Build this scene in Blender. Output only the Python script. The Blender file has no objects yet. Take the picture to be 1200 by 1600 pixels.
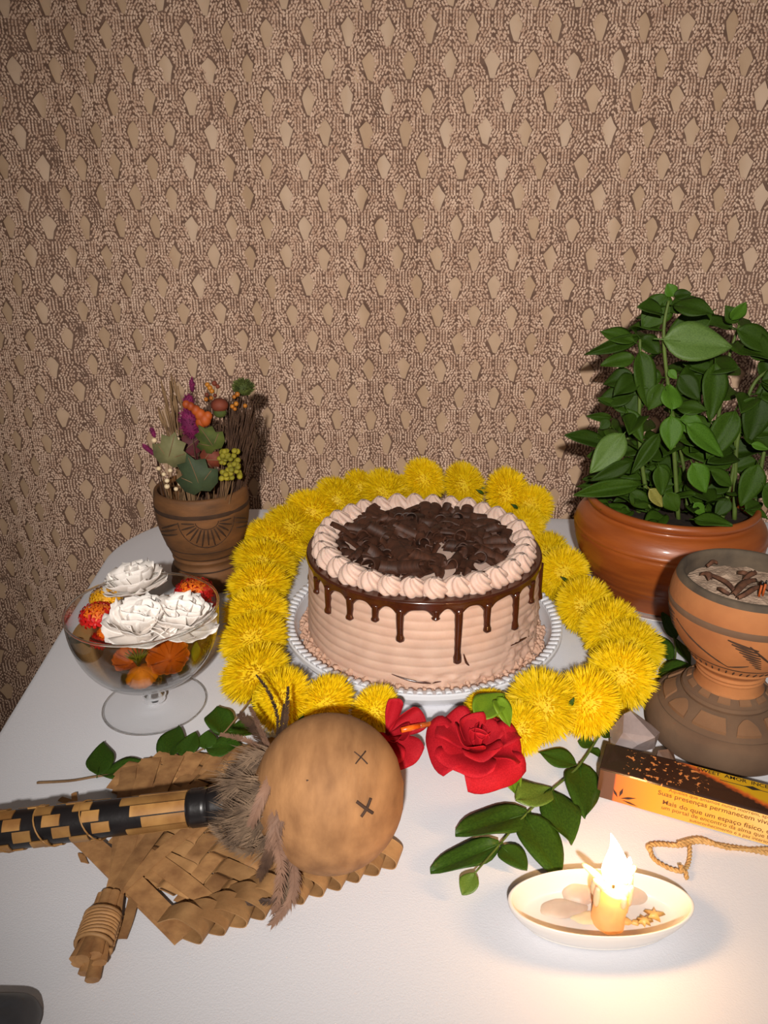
import bpy, math, random
import numpy as np
from mathutils import Vector, Matrix, noise

random.seed(7)
SC = bpy.context.scene
COL = SC.collection
PI = math.pi

# ---------------------------------------------------------------- camera
CAM_H = 0.42                      # lens height above the table top (z = 0)
PITCH = math.radians(22.0)        # looking down
FPX = 1200.0                      # focal length in pixels of the 1200x1600 frame
SP, CP = math.sin(PITCH), math.cos(PITCH)
cam_d = bpy.data.cameras.new('camera')
cam_d.sensor_fit = 'VERTICAL'
cam_d.sensor_height = 32.0
cam_d.lens = 32.0 * FPX / 1600.0
cam_d.clip_start = 0.02
cam_d.clip_end = 20
cam = bpy.data.objects.new('camera', cam_d)
COL.objects.link(cam)
cam.location = (0, 0, CAM_H)
cam.rotation_euler = (PI / 2 - PITCH, 0, 0)
SC.camera = cam

# ---------------------------------------------------------------- world, flash, exposure
world = bpy.data.worlds.new('world')
SC.world = world
world.use_nodes = True
bg = world.node_tree.nodes['Background']
bg.inputs[0].default_value = (1.0, 0.88, 0.76, 1)
bg.inputs[1].default_value = 0.10

fl = bpy.data.lights.new('camera_flash', 'SPOT')
fl.energy = 54.0
fl.color = (1.0, 0.945, 0.885)
fl.shadow_soft_size = 0.012
fl.spot_size = math.radians(80)
fl.spot_blend = 1.0
flo = bpy.data.objects.new('camera_flash', fl)
COL.objects.link(flo)
fwd = Vector((0, CP, -SP)); upv = Vector((0, SP, CP))
flo.location = Vector((0, 0, CAM_H)) - fwd * 0.30 + Vector((-0.028, 0, 0)) + upv * 0.032
aim = Vector((0.10, 0.90, 0.20))
flo.rotation_euler = (aim - flo.location).to_track_quat('-Z', 'Y').to_euler()

SC.view_settings.view_transform = 'Standard'
SC.view_settings.look = 'None'
SC.view_settings.gamma = 1.0
SC.view_settings.use_curve_mapping = False
SC.view_settings.exposure = 0.0

# ---------------------------------------------------------------- helpers
def ray(x, y):
    u = (x - 600) / FPX; v = (y - 800) / FPX
    return Vector((u, CP - v * SP, -SP - v * CP))

def T(x, y, z=0.0):
    """point of the horizontal plane z seen at a photo pixel"""
    d = ray(x, y); t = (z - CAM_H) / d.z
    return Vector((d.x * t, d.y * t, z))

def D(x, y, Y):
    """point of the upright plane Y seen at a photo pixel"""
    d = ray(x, y); t = Y / d.y
    return Vector((d.x * t, Y, CAM_H + d.z * t))

def lin(c):
    def f(v):
        v = v / 255.0
        return v / 12.92 if v <= 0.04045 else ((v + 0.055) / 1.055) ** 2.4
    return (f(c[0]), f(c[1]), f(c[2]), 1.0)

class MB:
    def __init__(s):
        s.v = []; s.f = []
    def add(s, vs, fs, M=None):
        o = len(s.v)
        for p in vs:
            p = Vector(p)
            s.v.append(M @ p if M is not None else p)
        for f in fs:
            s.f.append(tuple(i + o for i in f))
        return s
    def box(s, a, b, M=None):
        x0, y0, z0 = a; x1, y1, z1 = b
        vs = [(x0,y0,z0),(x1,y0,z0),(x1,y1,z0),(x0,y1,z0),(x0,y0,z1),(x1,y0,z1),(x1,y1,z1),(x0,y1,z1)]
        return s.add(vs, [(3,2,1,0),(4,5,6,7),(0,1,5,4),(1,2,6,5),(2,3,7,6),(3,0,4,7)], M)
    def tube(s, pts, rad, n=8, cap=True, flat=1.0):
        pts = [Vector(p) for p in pts]
        if not isinstance(rad, (list, tuple)): rad = [rad] * len(pts)
        vs = []; fs = []
        ref = None
        for i, p in enumerate(pts):
            t = (pts[min(i + 1, len(pts) - 1)] - pts[max(i - 1, 0)]).normalized()
            if ref is None:
                ref = Vector((0, 0, 1)) if abs(t.z) < 0.9 else Vector((1, 0, 0))
            a = (ref - t * ref.dot(t))
            if a.length < 1e-6: a = t.orthogonal()
            a.normalize(); b = t.cross(a); ref = a
            for k in range(n):
                w = 2 * PI * k / n
                vs.append(p + (a * math.cos(w) * flat + b * math.sin(w)) * rad[i])
        m = len(pts)
        for i in range(m - 1):
            for k in range(n):
                k2 = (k + 1) % n
                fs.append((i*n+k, i*n+k2, (i+1)*n+k2, (i+1)*n+k))
        if cap:
            fs.append(tuple(range(n - 1, -1, -1)))
            fs.append(tuple((m - 1) * n + k for k in range(n)))
        return s.add(vs, fs)
    def lathe(s, prof, n=64, M=None, fn=None, closed=False, cap0=False, cap1=False):
        """prof: (r, z) list; fn(r, z, a) -> (r, z) warps"""
        vs = []; fs = []
        m = len(prof)
        for (r, z) in prof:
            for k in range(n):
                a = 2 * PI * k / n
                rr, zz = (fn(r, z, a) if fn else (r, z))
                vs.append((rr * math.cos(a), rr * math.sin(a), zz))
        for i in range(m if closed else m - 1):
            j = (i + 1) % m
            for k in range(n):
                k2 = (k + 1) % n
                fs.append((i*n+k, i*n+k2, j*n+k2, j*n+k))
        if cap0: fs.append(tuple(range(n - 1, -1, -1)))
        if cap1: fs.append(tuple((m - 1) * n + k for k in range(n)))
        return s.add(vs, fs, M)
    def grid(s, fn, nu, nv, M=None, closed_u=False, flip=False):
        vs = []; fs = []
        for j in range(nv + 1):
            for i in range(nu + (0 if closed_u else 1)):
                vs.append(fn(i / nu, j / nv))
        w = nu if closed_u else nu + 1
        for j in range(nv):
            for i in range(nu):
                i2 = (i + 1) % w
                q = (j*w+i, j*w+i2, (j+1)*w+i2, (j+1)*w+i)
                fs.append(q[::-1] if flip else q)
        return s.add(vs, fs, M)
    def slab(s, fn, nfn, nu, nv, th, M=None):
        """sheet fn(u,v) with thickness th along nfn(u,v), closed at its edges"""
        top = []; bot = []
        for j in range(nv + 1):
            for i in range(nu + 1):
                p = Vector(fn(i / nu, j / nv)); n = Vector(nfn(i / nu, j / nv))
                top.append(p + n * th * 0.5); bot.append(p - n * th * 0.5)
        w = nu + 1; N = len(top); fs = []
        for j in range(nv):
            for i in range(nu):
                a, b, c, d = j*w+i, j*w+i+1, (j+1)*w+i+1, (j+1)*w+i
                fs.append((a, b, c, d)); fs.append((N+d, N+c, N+b, N+a))
        for i in range(nu):
            fs.append((i+1, i, N+i, N+i+1)); a = nv*w+i; fs.append((a, a+1, N+a+1, N+a))
        for j in range(nv):
            a = j*w; fs.append((a, a+w, N+a+w, N+a)); a = j*w+nu; fs.append((a+w, a, N+a, N+a+w))
        return s.add(top + bot, fs, M)
    def ball(s, c, r, nu=12, nv=8, sc=(1,1,1)):
        c = Vector(c)
        def f(u, v):
            a = 2*PI*u; b = PI*v
            return c + Vector((r*sc[0]*math.sin(b)*math.cos(a), r*sc[1]*math.sin(b)*math.sin(a), -r*sc[2]*math.cos(b)))
        return s.grid(f, nu, nv, closed_u=True)
    def mesh(s, name, off=None, smooth=True, angle=None):
        me = bpy.data.meshes.new(name)
        vs = [tuple(p - off) for p in s.v] if off is not None else [tuple(p) for p in s.v]
        me.from_pydata(vs, [], s.f)
        me.update()
        if smooth:
            me.polygons.foreach_set('use_smooth', [True] * len(me.polygons))
            if angle: me.set_sharp_from_angle(angle=math.radians(angle))
        return me

def link(name, me, mat=None, parent=None):
    o = bpy.data.objects.new(name, me)
    COL.objects.link(o)
    if mat is not None and len(me.materials) == 0: me.materials.append(mat)
    if parent is not None: o.parent = parent
    return o

def tag(o, label, cat, group=None):
    o['label'] = label; o['category'] = cat
    if group: o['group'] = group
    return o

def thing(name, label, cat, loc=(0, 0, 0), group=None):
    o = bpy.data.objects.new(name, None)
    COL.objects.link(o)
    o.location = loc
    o.empty_display_size = 0.02
    return tag(o, label, cat, group)

def wloc(o):
    p = Vector((0, 0, 0))
    while o is not None:
        p = p + o.location; o = o.parent
    return p

def part(name, mb, mat, root, smooth=True, angle=None, label=None):
    """mesh built in world coordinates, hung on its thing"""
    o = link(name, mb.mesh(name, wloc(root), smooth, angle), mat, root)
    if label: o['label'] = label
    return o

def piece(name, me, mat, root, M, label=None):
    """one more object that shares a mesh; M is its world matrix"""
    o = link(name, me, mat, root)
    o.matrix_local = Matrix.Translation(-wloc(root)) @ M
    if label: o['label'] = label
    return o

def solo(name, mb, mat, label, cat, loc, group=None, smooth=True, angle=None):
    loc = Vector(loc)
    o = link(name, mb.mesh(name, loc, smooth, angle), mat)
    o.location = loc
    return tag(o, label, cat, group)

def frame(origin, ydir, nrm, sx=1, sy=1, sz=1):
    """matrix with +Y along ydir and +Z near nrm"""
    y = Vector(ydir).normalized(); z = Vector(nrm); z = z - y * z.dot(y)
    if z.length < 1e-5: z = y.orthogonal()
    z.normalize(); x = y.cross(z)
    M = Matrix(((x.x*sx, y.x*sy, z.x*sz, origin[0]), (x.y*sx, y.y*sy, z.y*sz, origin[1]),
                (x.z*sx, y.z*sy, z.z*sz, origin[2]), (0, 0, 0, 1)))
    return M

def smoothpath(pts, k=6):
    """Catmull-Rom through points"""
    P = [Vector(p) for p in pts]; out = []
    for i in range(len(P) - 1):
        a = P[max(i-1, 0)]; b = P[i]; c = P[i+1]; d = P[min(i+2, len(P)-1)]
        for j in range(k):
            t = j / k
            out.append(0.5 * ((2*b) + (c-a)*t + (2*a-5*b+4*c-d)*t*t + (3*b-a-3*c+d)*t**3))
    out.append(P[-1])
    return out

# ---------------------------------------------------------------- materials
def mat(name, col, rough=0.6, col2=None, scale=40, detail=4, stretch=(1,1,1), lo=0.35, hi=0.65, bump=0.0, bscale=300,
        spec=0.4, sss=0.0, coat=0.0, metal=0.0, sheen=0.0, trans=0.0, rnd=0.0, bdist=0.001, translucent=0.0):
    m = bpy.data.materials.new(name); m.use_nodes = True
    nt = m.node_tree; N = nt.nodes; L = nt.links
    b = N['Principled BSDF']
    b.inputs['Roughness'].default_value = rough
    b.inputs['Specular IOR Level'].default_value = spec
    b.inputs['Metallic'].default_value = metal
    b.inputs['Coat Weight'].default_value = coat
    b.inputs['Coat Roughness'].default_value = 0.12
    b.inputs['Sheen Weight'].default_value = sheen
    b.inputs['Transmission Weight'].default_value = trans
    if sss:
        b.inputs['Subsurface Weight'].default_value = sss
        b.inputs['Subsurface Radius'].default_value = (0.006, 0.003, 0.0015)
        b.inputs['Subsurface Scale'].default_value = 1.0
    tc = N.new('ShaderNodeTexCoord'); mp = N.new('ShaderNodeMapping')
    mp.inputs['Scale'].default_value = stretch
    L.new(tc.outputs['Object'], mp.inputs['Vector'])
    out = None
    if col2 is not None:
        nz = N.new('ShaderNodeTexNoise'); nz.inputs['Scale'].default_value = scale; nz.inputs['Detail'].default_value = detail
        L.new(mp.outputs[0], nz.inputs['Vector'])
        rp = N.new('ShaderNodeValToRGB')
        rp.color_ramp.elements[0].position = lo; rp.color_ramp.elements[0].color = lin(col)
        rp.color_ramp.elements[1].position = hi; rp.color_ramp.elements[1].color = lin(col2)
        L.new(nz.outputs['Fac'], rp.inputs[0]); out = rp.outputs[0]
    if rnd:
        oi = N.new('ShaderNodeObjectInfo'); hs = N.new('ShaderNodeHueSaturation')
        mr = N.new('ShaderNodeMapRange'); mr.inputs['To Min'].default_value = 1 - rnd; mr.inputs['To Max'].default_value = 1 + rnd
        L.new(oi.outputs['Random'], mr.inputs['Value']); L.new(mr.outputs[0], hs.inputs['Value'])
        if out is None: hs.inputs['Color'].default_value = lin(col)
        else: L.new(out, hs.inputs['Color'])
        out = hs.outputs[0]
    if out is None: b.inputs['Base Color'].default_value = lin(col)
    else: L.new(out, b.inputs['Base Color'])
    if bump:
        n2 = N.new('ShaderNodeTexNoise'); n2.inputs['Scale'].default_value = bscale; n2.inputs['Detail'].default_value = 3
        L.new(mp.outputs[0], n2.inputs['Vector'])
        bp = N.new('ShaderNodeBump'); bp.inputs['Strength'].default_value = bump; bp.inputs['Distance'].default_value = bdist
        L.new(n2.outputs['Fac'], bp.inputs['Height']); L.new(bp.outputs[0], b.inputs['Normal'])
    if translucent:
        tr = N.new('ShaderNodeBsdfTranslucent'); mx = N.new('ShaderNodeMixShader'); mx.inputs[0].default_value = translucent
        if out is None: tr.inputs[0].default_value = lin(col)
        else: L.new(out, tr.inputs[0])
        L.new(b.outputs[0], mx.inputs[1]); L.new(tr.outputs[0], mx.inputs[2])
        L.new(mx.outputs[0], N['Material Output'].inputs['Surface'])
    return m

def clear_mat(name, tint, rough=0.02, ior=1.45, gain=1.0):
    """thin clear glass or still water: fresnel mirror over a tinted see-through layer"""
    m = bpy.data.materials.new(name); m.use_nodes = True
    nt = m.node_tree; N = nt.nodes; L = nt.links
    for n in list(N):
        if n.type == 'BSDF_PRINCIPLED': N.remove(n)
    tr = N.new('ShaderNodeBsdfTransparent'); tr.inputs[0].default_value = lin(tint)
    gl = N.new('ShaderNodeBsdfGlossy'); gl.inputs['Roughness'].default_value = rough
    lw = N.new('ShaderNodeLayerWeight'); lw.inputs[0].default_value = 0.5
    pw = N.new('ShaderNodeMath'); pw.operation = 'POWER'; pw.inputs[1].default_value = 4.0
    fr = N.new('ShaderNodeMath'); fr.operation = 'MULTIPLY_ADD'; fr.inputs[1].default_value = 0.85; fr.inputs[2].default_value = ((ior - 1) / (ior + 1)) ** 2
    L.new(lw.outputs['Facing'], pw.inputs[0]); L.new(pw.outputs[0], fr.inputs[0])
    ml = N.new('ShaderNodeMath'); ml.operation = 'MULTIPLY'; ml.inputs[1].default_value = gain; ml.use_clamp = True
    mx = N.new('ShaderNodeMixShader')
    L.new(fr.outputs[0], ml.inputs[0]); L.new(ml.outputs[0], mx.inputs[0])
    L.new(tr.outputs[0], mx.inputs[1]); L.new(gl.outputs[0], mx.inputs[2])
    L.new(mx.outputs[0], N['Material Output'].inputs['Surface'])
    return m

M_cloth = mat("white_tablecloth", (222, 222, 228), 0.85, bump=0.35, bscale=900, bdist=0.0006, sheen=0.15)
M_satin = mat('tan_satin', (200, 168, 138), 0.5, (190, 158, 128), 25, bump=0.15, bscale=60, bdist=0.002)
M_band = mat('brown_ribbon', (124, 96, 80), 0.8, (106, 80, 66), 120)
M_stitch = mat('stitch_thread', (222, 190, 166), 0.4, (192, 156, 132), 90, spec=0.6)
M_table = mat('table_wood', (96, 66, 44), 0.6, (76, 50, 34), 12, stretch=(1, 8, 8))
M_floor = mat('floor_tile', (70, 58, 50), 0.6, (60, 50, 44), 5)
M_cream = mat('mocha_cream', (210, 176, 156), 0.62, (200, 164, 144), 60, sss=0.25, bump=0.15, bscale=500)
M_rosette = mat('piped_cream', (218, 188, 172), 0.6, (206, 174, 158), 80, sss=0.25)
M_crumb = mat('cream_crumb', (206, 170, 148), 0.8, (186, 146, 122), 200, bump=0.5, bscale=500)
M_glaze = mat('chocolate_glaze', (72, 32, 16), 0.2, (58, 25, 12), 60, spec=0.6, coat=0.3)
M_choc = mat('chocolate_curl', (74, 42, 27), 0.6, (54, 30, 18), 90, bump=0.25, bscale=300, rnd=0.25, stretch=(1, 4, 1))
M_white = mat('white_plastic', (218, 219, 224), 0.32, spec=0.5)
M_ceramic = mat('white_ceramic', (222, 216, 210), 0.25, spec=0.5, coat=0.2)
M_yellow = mat('yellow_petal', (250, 222, 12), 0.6, (236, 204, 8), 150, translucent=0.35, rnd=0.08)
M_green = mat('green_leaf', (56, 82, 18), 0.5, (42, 64, 12), 40, spec=0.18, rnd=0.25, translucent=0.15, bump=0.2, bscale=160)
M_green2 = mat('sprig_leaf', (58, 88, 22), 0.45, (44, 70, 18), 30, spec=0.25, rnd=0.15, translucent=0.12)
M_lime = mat('lime_leaf', (128, 158, 36), 0.5, (104, 140, 30), 60, rnd=0.1, translucent=0.2)
M_stem = mat('green_stem', (92, 112, 44), 0.6, (76, 92, 36), 60)
M_soil = mat('soil', (52, 36, 24), 0.95, (34, 24, 16), 120, bump=0.8, bscale=200)
# ================================================================ room: floor, curtain, table
solo_floor = MB().box((-1.4, -0.6, -0.78), (1.4, 1.6, -0.74))
o = link('floor', solo_floor.mesh('floor'), M_floor); o['kind'] = 'structure'
wb = MB().box((-1.4, 1.32, -0.74), (1.4, 1.38, 1.3))
M_wall = mat('wall_paint', (150, 130, 110), 0.9)
o = link('wall_back', wb.mesh('wall_back', smooth=False), M_wall); o['kind'] = 'structure'

def curtain_y(x, z):
    """depth of the hanging cloth: nearly flat behind the cake, gathered at its left side and below the table"""
    y = 1.098 - 0.085 * (x + 0.1)
    low = max(0.0, min(1.0, (0.45 - z) / 0.6))
    left = max(0.0, min(1.0, (-0.20 - x) / 0.3))
    y += 0.006 * math.sin(x * 31 + 1.2 + z * 0.8) + 0.004 * math.sin(x * 57 + z * 2.0)
    y += left * (0.007 + 0.009 * low) * math.sin(x * 29 + 0.6 + z * 1.4)
    y -= 0.004 * math.exp(-((x + 0.030 + 0.01 * z) / 0.014) ** 2)
    y -= left * low * 0.03
    # one deep crease near the left edge
    y -= 0.009 * math.exp(-((x + 0.425 - 0.012 * math.sin(z * 6)) / 0.020) ** 2)
    y += 0.004 * noise.noise((x * 7, z * 5, 0.3))
    return y

curtain = thing('backdrop_curtain', 'tan embroidered curtain with kite shaped openings hanging behind the table', 'curtain', (0, 1.1, -0.72))
mb = MB()
mb.grid(lambda u, v: Vector((-0.95 + 1.9 * u, curtain_y(-0.95 + 1.9 * u, -0.72 + 1.72 * v), -0.72 + 1.72 * v)), 240, 110)
part('base_cloth', mb, M_satin, curtain)

CW, RH = 0.0505, 0.0376
def kite(rs):
    j = lambda a: rs.uniform(-a, a)
    return [(a * .9, b * .92) for a, b in [(j(.0012), 0.0175 + j(.002)), (0.0052, 0.0105 + j(.0015)), (0.0098 + j(.0015), 0.0035 + j(.002)), (0.0062, -0.007),
            (0.0035 + j(.001), -0.0175 + j(.0015)), (-0.0030 + j(.001), -0.0165 + j(.0015)), (-0.0072, -0.005), (-0.0105 + j(.0015), 0.005 + j(.002)), (-0.0058, 0.0115)]]
def inside(p, poly):
    c = False; n = len(poly)
    for i in range(n):
        a = poly[i]; b = poly[i-1]
        if (a[1] > p[1]) != (b[1] > p[1]) and p[0] < (b[0]-a[0]) * (p[1]-a[1]) / (b[1]-a[1]) + a[0]: c = not c
    return c
rs = random.Random(11)
bandV, bandF, stV, stF = [], [], [], []
for r in range(-13, 21):
    zc = r * RH + 0.012
    for q in range(-16, 15):
        xc = q * CW + (0.5 * CW if r % 2 else 0) + 0.006 * math.sin(r * 0.5)
        if zc < -0.04 and xc > -0.16: continue
        K = kite(rs)
        cx, cz = xc + rs.uniform(-.002, .002), zc + rs.uniform(-.002, .002)
        # ribbon ground around the opening: ring between the kite and the cell border, proud of the cloth
        B = []
        for (kx, kz) in K:
            s = min((CW / 2 + .0002) / max(abs(kx), 1e-5), (RH / 2 + .0002) / max(abs(kz), 1e-5))
            B.append((kx * s, kz * s))
        # make sure the corners of the cell are reached
        ring = []
        n = len(K)
        for i in range(n):
            ring.append((K[i], B[i]))
        o0 = len(bandV)
        for (a, b) in ring:
            for (px, pz), lift in ((a, 0.0002), (a, 0.0016), (b, 0.0016)):
                X = (cx + px) if lift != 0.0016 or (px, pz) == a else (xc + px)
                Z = (cz + pz) if lift != 0.0016 or (px, pz) == a else (zc + pz)
                bandV.append((X, curtain_y(X, Z) - lift, Z))
        for i in range(n):
            i2 = (i + 1) % n
            a = o0 + i * 3; b = o0 + i2 * 3
            bandF.append((a, a + 1, b + 1, b)); bandF.append((a + 1, a + 2, b + 2, b + 1))
            # corner filler
            pa, pb = B[i], B[i2]
            if abs(abs(pa[0]) - abs(pb[0])) > 1e-4 and abs(abs(pa[1]) - abs(pb[1])) > 1e-4:
                X = xc + math.copysign(CW / 2, pa[0] if abs(pa[0]) > abs(pb[0]) else pb[0])
                Z = zc + math.copysign(RH / 2, pa[1] if abs(pa[1]) > abs(pb[1]) else pb[1])
                bandV.append((X, curtain_y(X, Z) - 0.0016, Z)); bandF.append((a + 2, len(bandV) - 1, b + 2))
        # raised stitches in rows; their lean changes from patch to patch
        dx, dz = 0.0039, 0.0034
        K2 = [(kx * 1.10, kz * 1.06) for kx, kz in K]
        for iz in range(11):
            for ix in range(13):
                px = (ix - 6) * dx + (dx / 2 if iz % 2 else 0); pz = (iz - 5) * dz
                if abs(px) > CW / 2 or abs(pz) > RH / 2 or inside((px, pz), K2): continue
                side = abs(px) > 0.011
                if side and pz > 0.001:
                    th = PI / 2 + px * 14 * (1 if px < 0 else 1) * 0.6 + rs.uniform(-.15, .15)
                    px2 = (ix - 6) * dx; jit = 0.0003
                elif px > 0:
                    th = 1.05 + rs.uniform(-.5, .5); px2 = px; jit = 0.0009
                else:
                    th = 2.2 + rs.uniform(-.6, .6); px2 = px; jit = 0.0010
                X = xc + px2 + rs.uniform(-jit, jit); Z = zc + pz + rs.uniform(-jit, jit)
                L = rs.uniform(.0015, .0021); W = rs.uniform(.0010, .0015); Hh = rs.uniform(.0012, .0023)
                c, s = math.cos(th), math.sin(th)
                yb = curtain_y(X, Z) - 0.0019
                o1 = len(stV)
                for (a, b, h) in ((-L, -W, 0), (L, -W, 0), (L, W, 0), (-L, W, 0), (-L * .55, 0, Hh), (L * .55, 0, Hh)):
                    stV.append((X + a * c - b * s, yb - h, Z + a * s + b * c))
                stF += [(o1, o1+1, o1+5, o1+4), (o1+2, o1+3, o1+4, o1+5), (o1+1, o1+2, o1+5), (o1+3, o1, o1+4)]
mb = MB(); mb.v = [Vector(p) for p in bandV]; mb.f = bandF
ob = part('ribbon_band', mb, M_band, curtain, smooth=False); ob['kind'] = 'stuff'
mb = MB(); mb.v = [Vector(p) for p in stV]; mb.f = stF
ob = part('raised_stitching', mb, M_stitch, curtain); ob['kind'] = 'stuff'

# ---- table under its cloth
def outline(n=14):
    """plan of the table top, counter-clockwise, rounded back-left corner"""
    pts = [(0.80, 0.10), (0.80, 0.985)]
    pts += [(0.55, 1.0), (0.27, 1.012), (0.05, 1.03), (-0.10, 1.045)]
    c = (-0.185, 0.885); R = 0.165
    for k in range(n + 1):
        a = math.radians(86 + 92 * k / n)
        pts.append((c[0] + R * math.cos(a), c[1] + R * math.sin(a)))
    pts += [(-0.341, 0.75), (-0.331, 0.62), (-0.322, 0.50), (-0.316, 0.36), (-0.312, 0.22), (-0.31, 0.10)]
    return pts
OUT = outline()
cen = Vector((0.2, 0.55))
tbl = thing('table', 'table standing under the white cloth', 'table', (0.2, 0.55, -0.74))
mb = MB()
ins = [(Vector(p) - cen) * 0.97 + cen for p in OUT]
n = len(ins)
mb.add([(p.x, p.y, -0.005) for p in ins] + [(p.x, p.y, -0.035) for p in ins],
       [tuple(range(n)), tuple(range(2*n-1, n-1, -1))] + [((i+1) % n, i, n+i, n+(i+1) % n) for i in range(n)])
part('tabletop', mb, M_table, tbl, smooth=False)
for (lx, ly) in ((-0.22, 0.2), (-0.2, 0.9), (0.7, 0.2), (0.7, 0.9)):
    part('leg', MB().lathe([(.022, -0.74), (.03, -0.5), (.034, -0.035)], 16, Matrix.Translation((lx, ly, 0)), cap0=True, cap1=True), M_table, tbl)

def dense(pts, step=0.012):
    out = []
    for i in range(len(pts)):
        a = Vector(pts[i]); b = Vector(pts[(i+1) % len(pts)])
        k = max(1, int((b - a).length / step))
        for j in range(k): out.append(a + (b - a) * j / k)
    return out
DO = dense(OUT)
nD = len(DO)
def cloth_z(x, y):
    z = 0.0006 * noise.noise((x * 6, y * 6, 1.0))
    lw = max(0.0, min(1.0, (-0.17 - x) / 0.08)) * max(0.0, min(1.0, (0.44 - y) / 0.1))
    z += lw * 0.0022 * math.sin(x * 48 + y * 30)
    return z - 0.0004 - lw * 0.0012
mb = MB(); vs = []; fs = []
rings = 26
for k in range(1, rings + 1):
    s = (k / rings)
    for p in DO:
        w = cen + (p - cen) * s
        edge = 1 - s
        vs.append((w.x, w.y, cloth_z(w.x, w.y)))
vs.append((cen.x, cen.y, 0)); ci = len(vs) - 1
for i in range(nD): fs.append((ci, i, (i+1) % nD))
for k in range(rings - 1):
    for i in range(nD):
        i2 = (i+1) % nD
        fs.append((k*nD+i, (k+1)*nD+i, (k+1)*nD+i2, k*nD+i2))
base = (rings - 1) * nD
# rounded edge and hanging drape with soft folds
prev = base
cum = 0; arc = []
for i in range(nD):
    arc.append(cum); cum += (DO[(i+1) % nD] - DO[i]).length
for j, (outw, dz) in enumerate(((0.003, -0.001), (0.0055, -0.004), (0.0065, -0.009), (0.008, -0.03), (0.011, -0.07), (0.014, -0.12), (0.017, -0.18), (0.019, -0.24))):
    st = len(vs)
    for i, p in enumerate(DO):
        t = (DO[(i+1) % nD] - DO[i-1]).normalized(); nrm = Vector((t.y, -t.x))
        fold = 0.010 * min(1, max(0, -dz - 0.01) / 0.12) * math.sin(arc[i] * 55 + 1.5 * math.sin(arc[i] * 13))
        if p.y > 0.95: fold *= 0.2; ow = min(outw, .006)
        else: ow = outw
        w = p + nrm * (ow + fold)
        vs.append((w.x, w.y, dz))
    for i in range(nD):
        i2 = (i+1) % nD
        fs.append((prev+i, st+i, st+i2, prev+i2))
    prev = st
mb.add(vs, fs)
tc_ob = solo('tablecloth', mb, M_cloth, 'white felt cloth covering the table top and hanging at its edge', 'tablecloth', (0.2, 0.55, -0.24))
# ================================================================ cake on its plate
CX, CY = 0.040, 0.708
plate = thing('cake_plate', 'round white plastic plate with ribbed rim under the cake', 'plate', (CX, CY, 0))
MP = Matrix.Translation((CX, CY, 0))
mb = MB()
mb.lathe([(0.0, 0.002), (0.100, 0.002), (0.1275, 0.0025), (0.1305, 0.0065), (0.1325, 0.0135), (0.1335, 0.0160), (0.143, 0.0185), (0.1445, 0.0175),
          (0.1445, 0.0135), (0.142, 0.0135), (0.139, 0.006), (0.134, 0.0005), (0.09, 0.0005), (0.0, 0.0005)], 120, MP)
part('dish', mb, M_white, plate, angle=40)
rib = MB()
rib.slab(lambda u, v: (0.1338 + 0.0092 * u, (v - .5) * 0.0052 * (0.92 + .12 * u), 0.0172 + 0.0022 * u + 0.0008 * math.sin(PI * v)), lambda u, v: (0, 0, 1), 3, 4, 0.0018)
rme = rib.mesh('rim_rib')
NR = 104
for k in range(NR):
    piece('rim_rib', rme, M_white, plate, MP @ Matrix.Rotation(2 * PI * k / NR, 4, 'Z'))

cake = thing('cake', 'round mocha cream cake with chocolate drips, piped rosettes and chocolate curls', 'cake', (CX, CY, 0.003))
ZB, ZT, RB, RT = 0.003, 0.0945, 0.1195, 0.1155
def side_r(z): return RB + (RT - RB) * (z - ZB) / (ZT - ZB)
def rough_mask(a, z):
    """the smeared, crumbly zone on the cake's front right foot (a: 0 = +x, -90 deg = front)"""
    d = math.degrees(a)
    if d > 180: d -= 360
    m = max(0.0, 1 - ((d + 28) / 30) ** 2) * max(0.0, min(1, (0.062 - z) / 0.02))
    m2 = max(0.0, 1 - ((d + 70) / 40) ** 2) * max(0.0, min(1, (0.026 - z) / 0.008))
    return min(1.0, max(m, m2))
def body_fn(r, z, a):
    if r < 0.9 * RT: return r, z
    m = rough_mask(a, z)
    t = (z - ZB) / (ZT - ZB)
    rid = 0.0011 * (abs(math.sin(t * PI * 10.0)) ** 0.6 - 0.6)
    x, y = math.cos(a) * 9, math.sin(a) * 9
    ns = noise.noise((x * 2.2, y * 2.2, z * 130)) + 0.6 * noise.noise((x * 5, y * 5, z * 300))
    nz2 = noise.noise((x * .5, y * .5, z * 20))
    return r + rid * (1 - m) + m * 0.0034 * ns + 0.0008 * nz2, z
prof = [(0.0, ZB), (0.06, ZB), (0.108, ZB)] + [(side_r(ZB + (ZT - 0.003 - ZB) * k / 90), ZB + (ZT - 0.003 - ZB) * k / 90) for k in range(91)]
prof += [(RT - 0.0008, ZT - 0.0012), (RT - 0.003, ZT), (0.08, ZT), (0.04, ZT), (0.0, ZT)]
mb = MB(); mb.lathe(prof, 240, MP, body_fn)
part('cake_body', mb, M_cream, cake)

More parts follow.
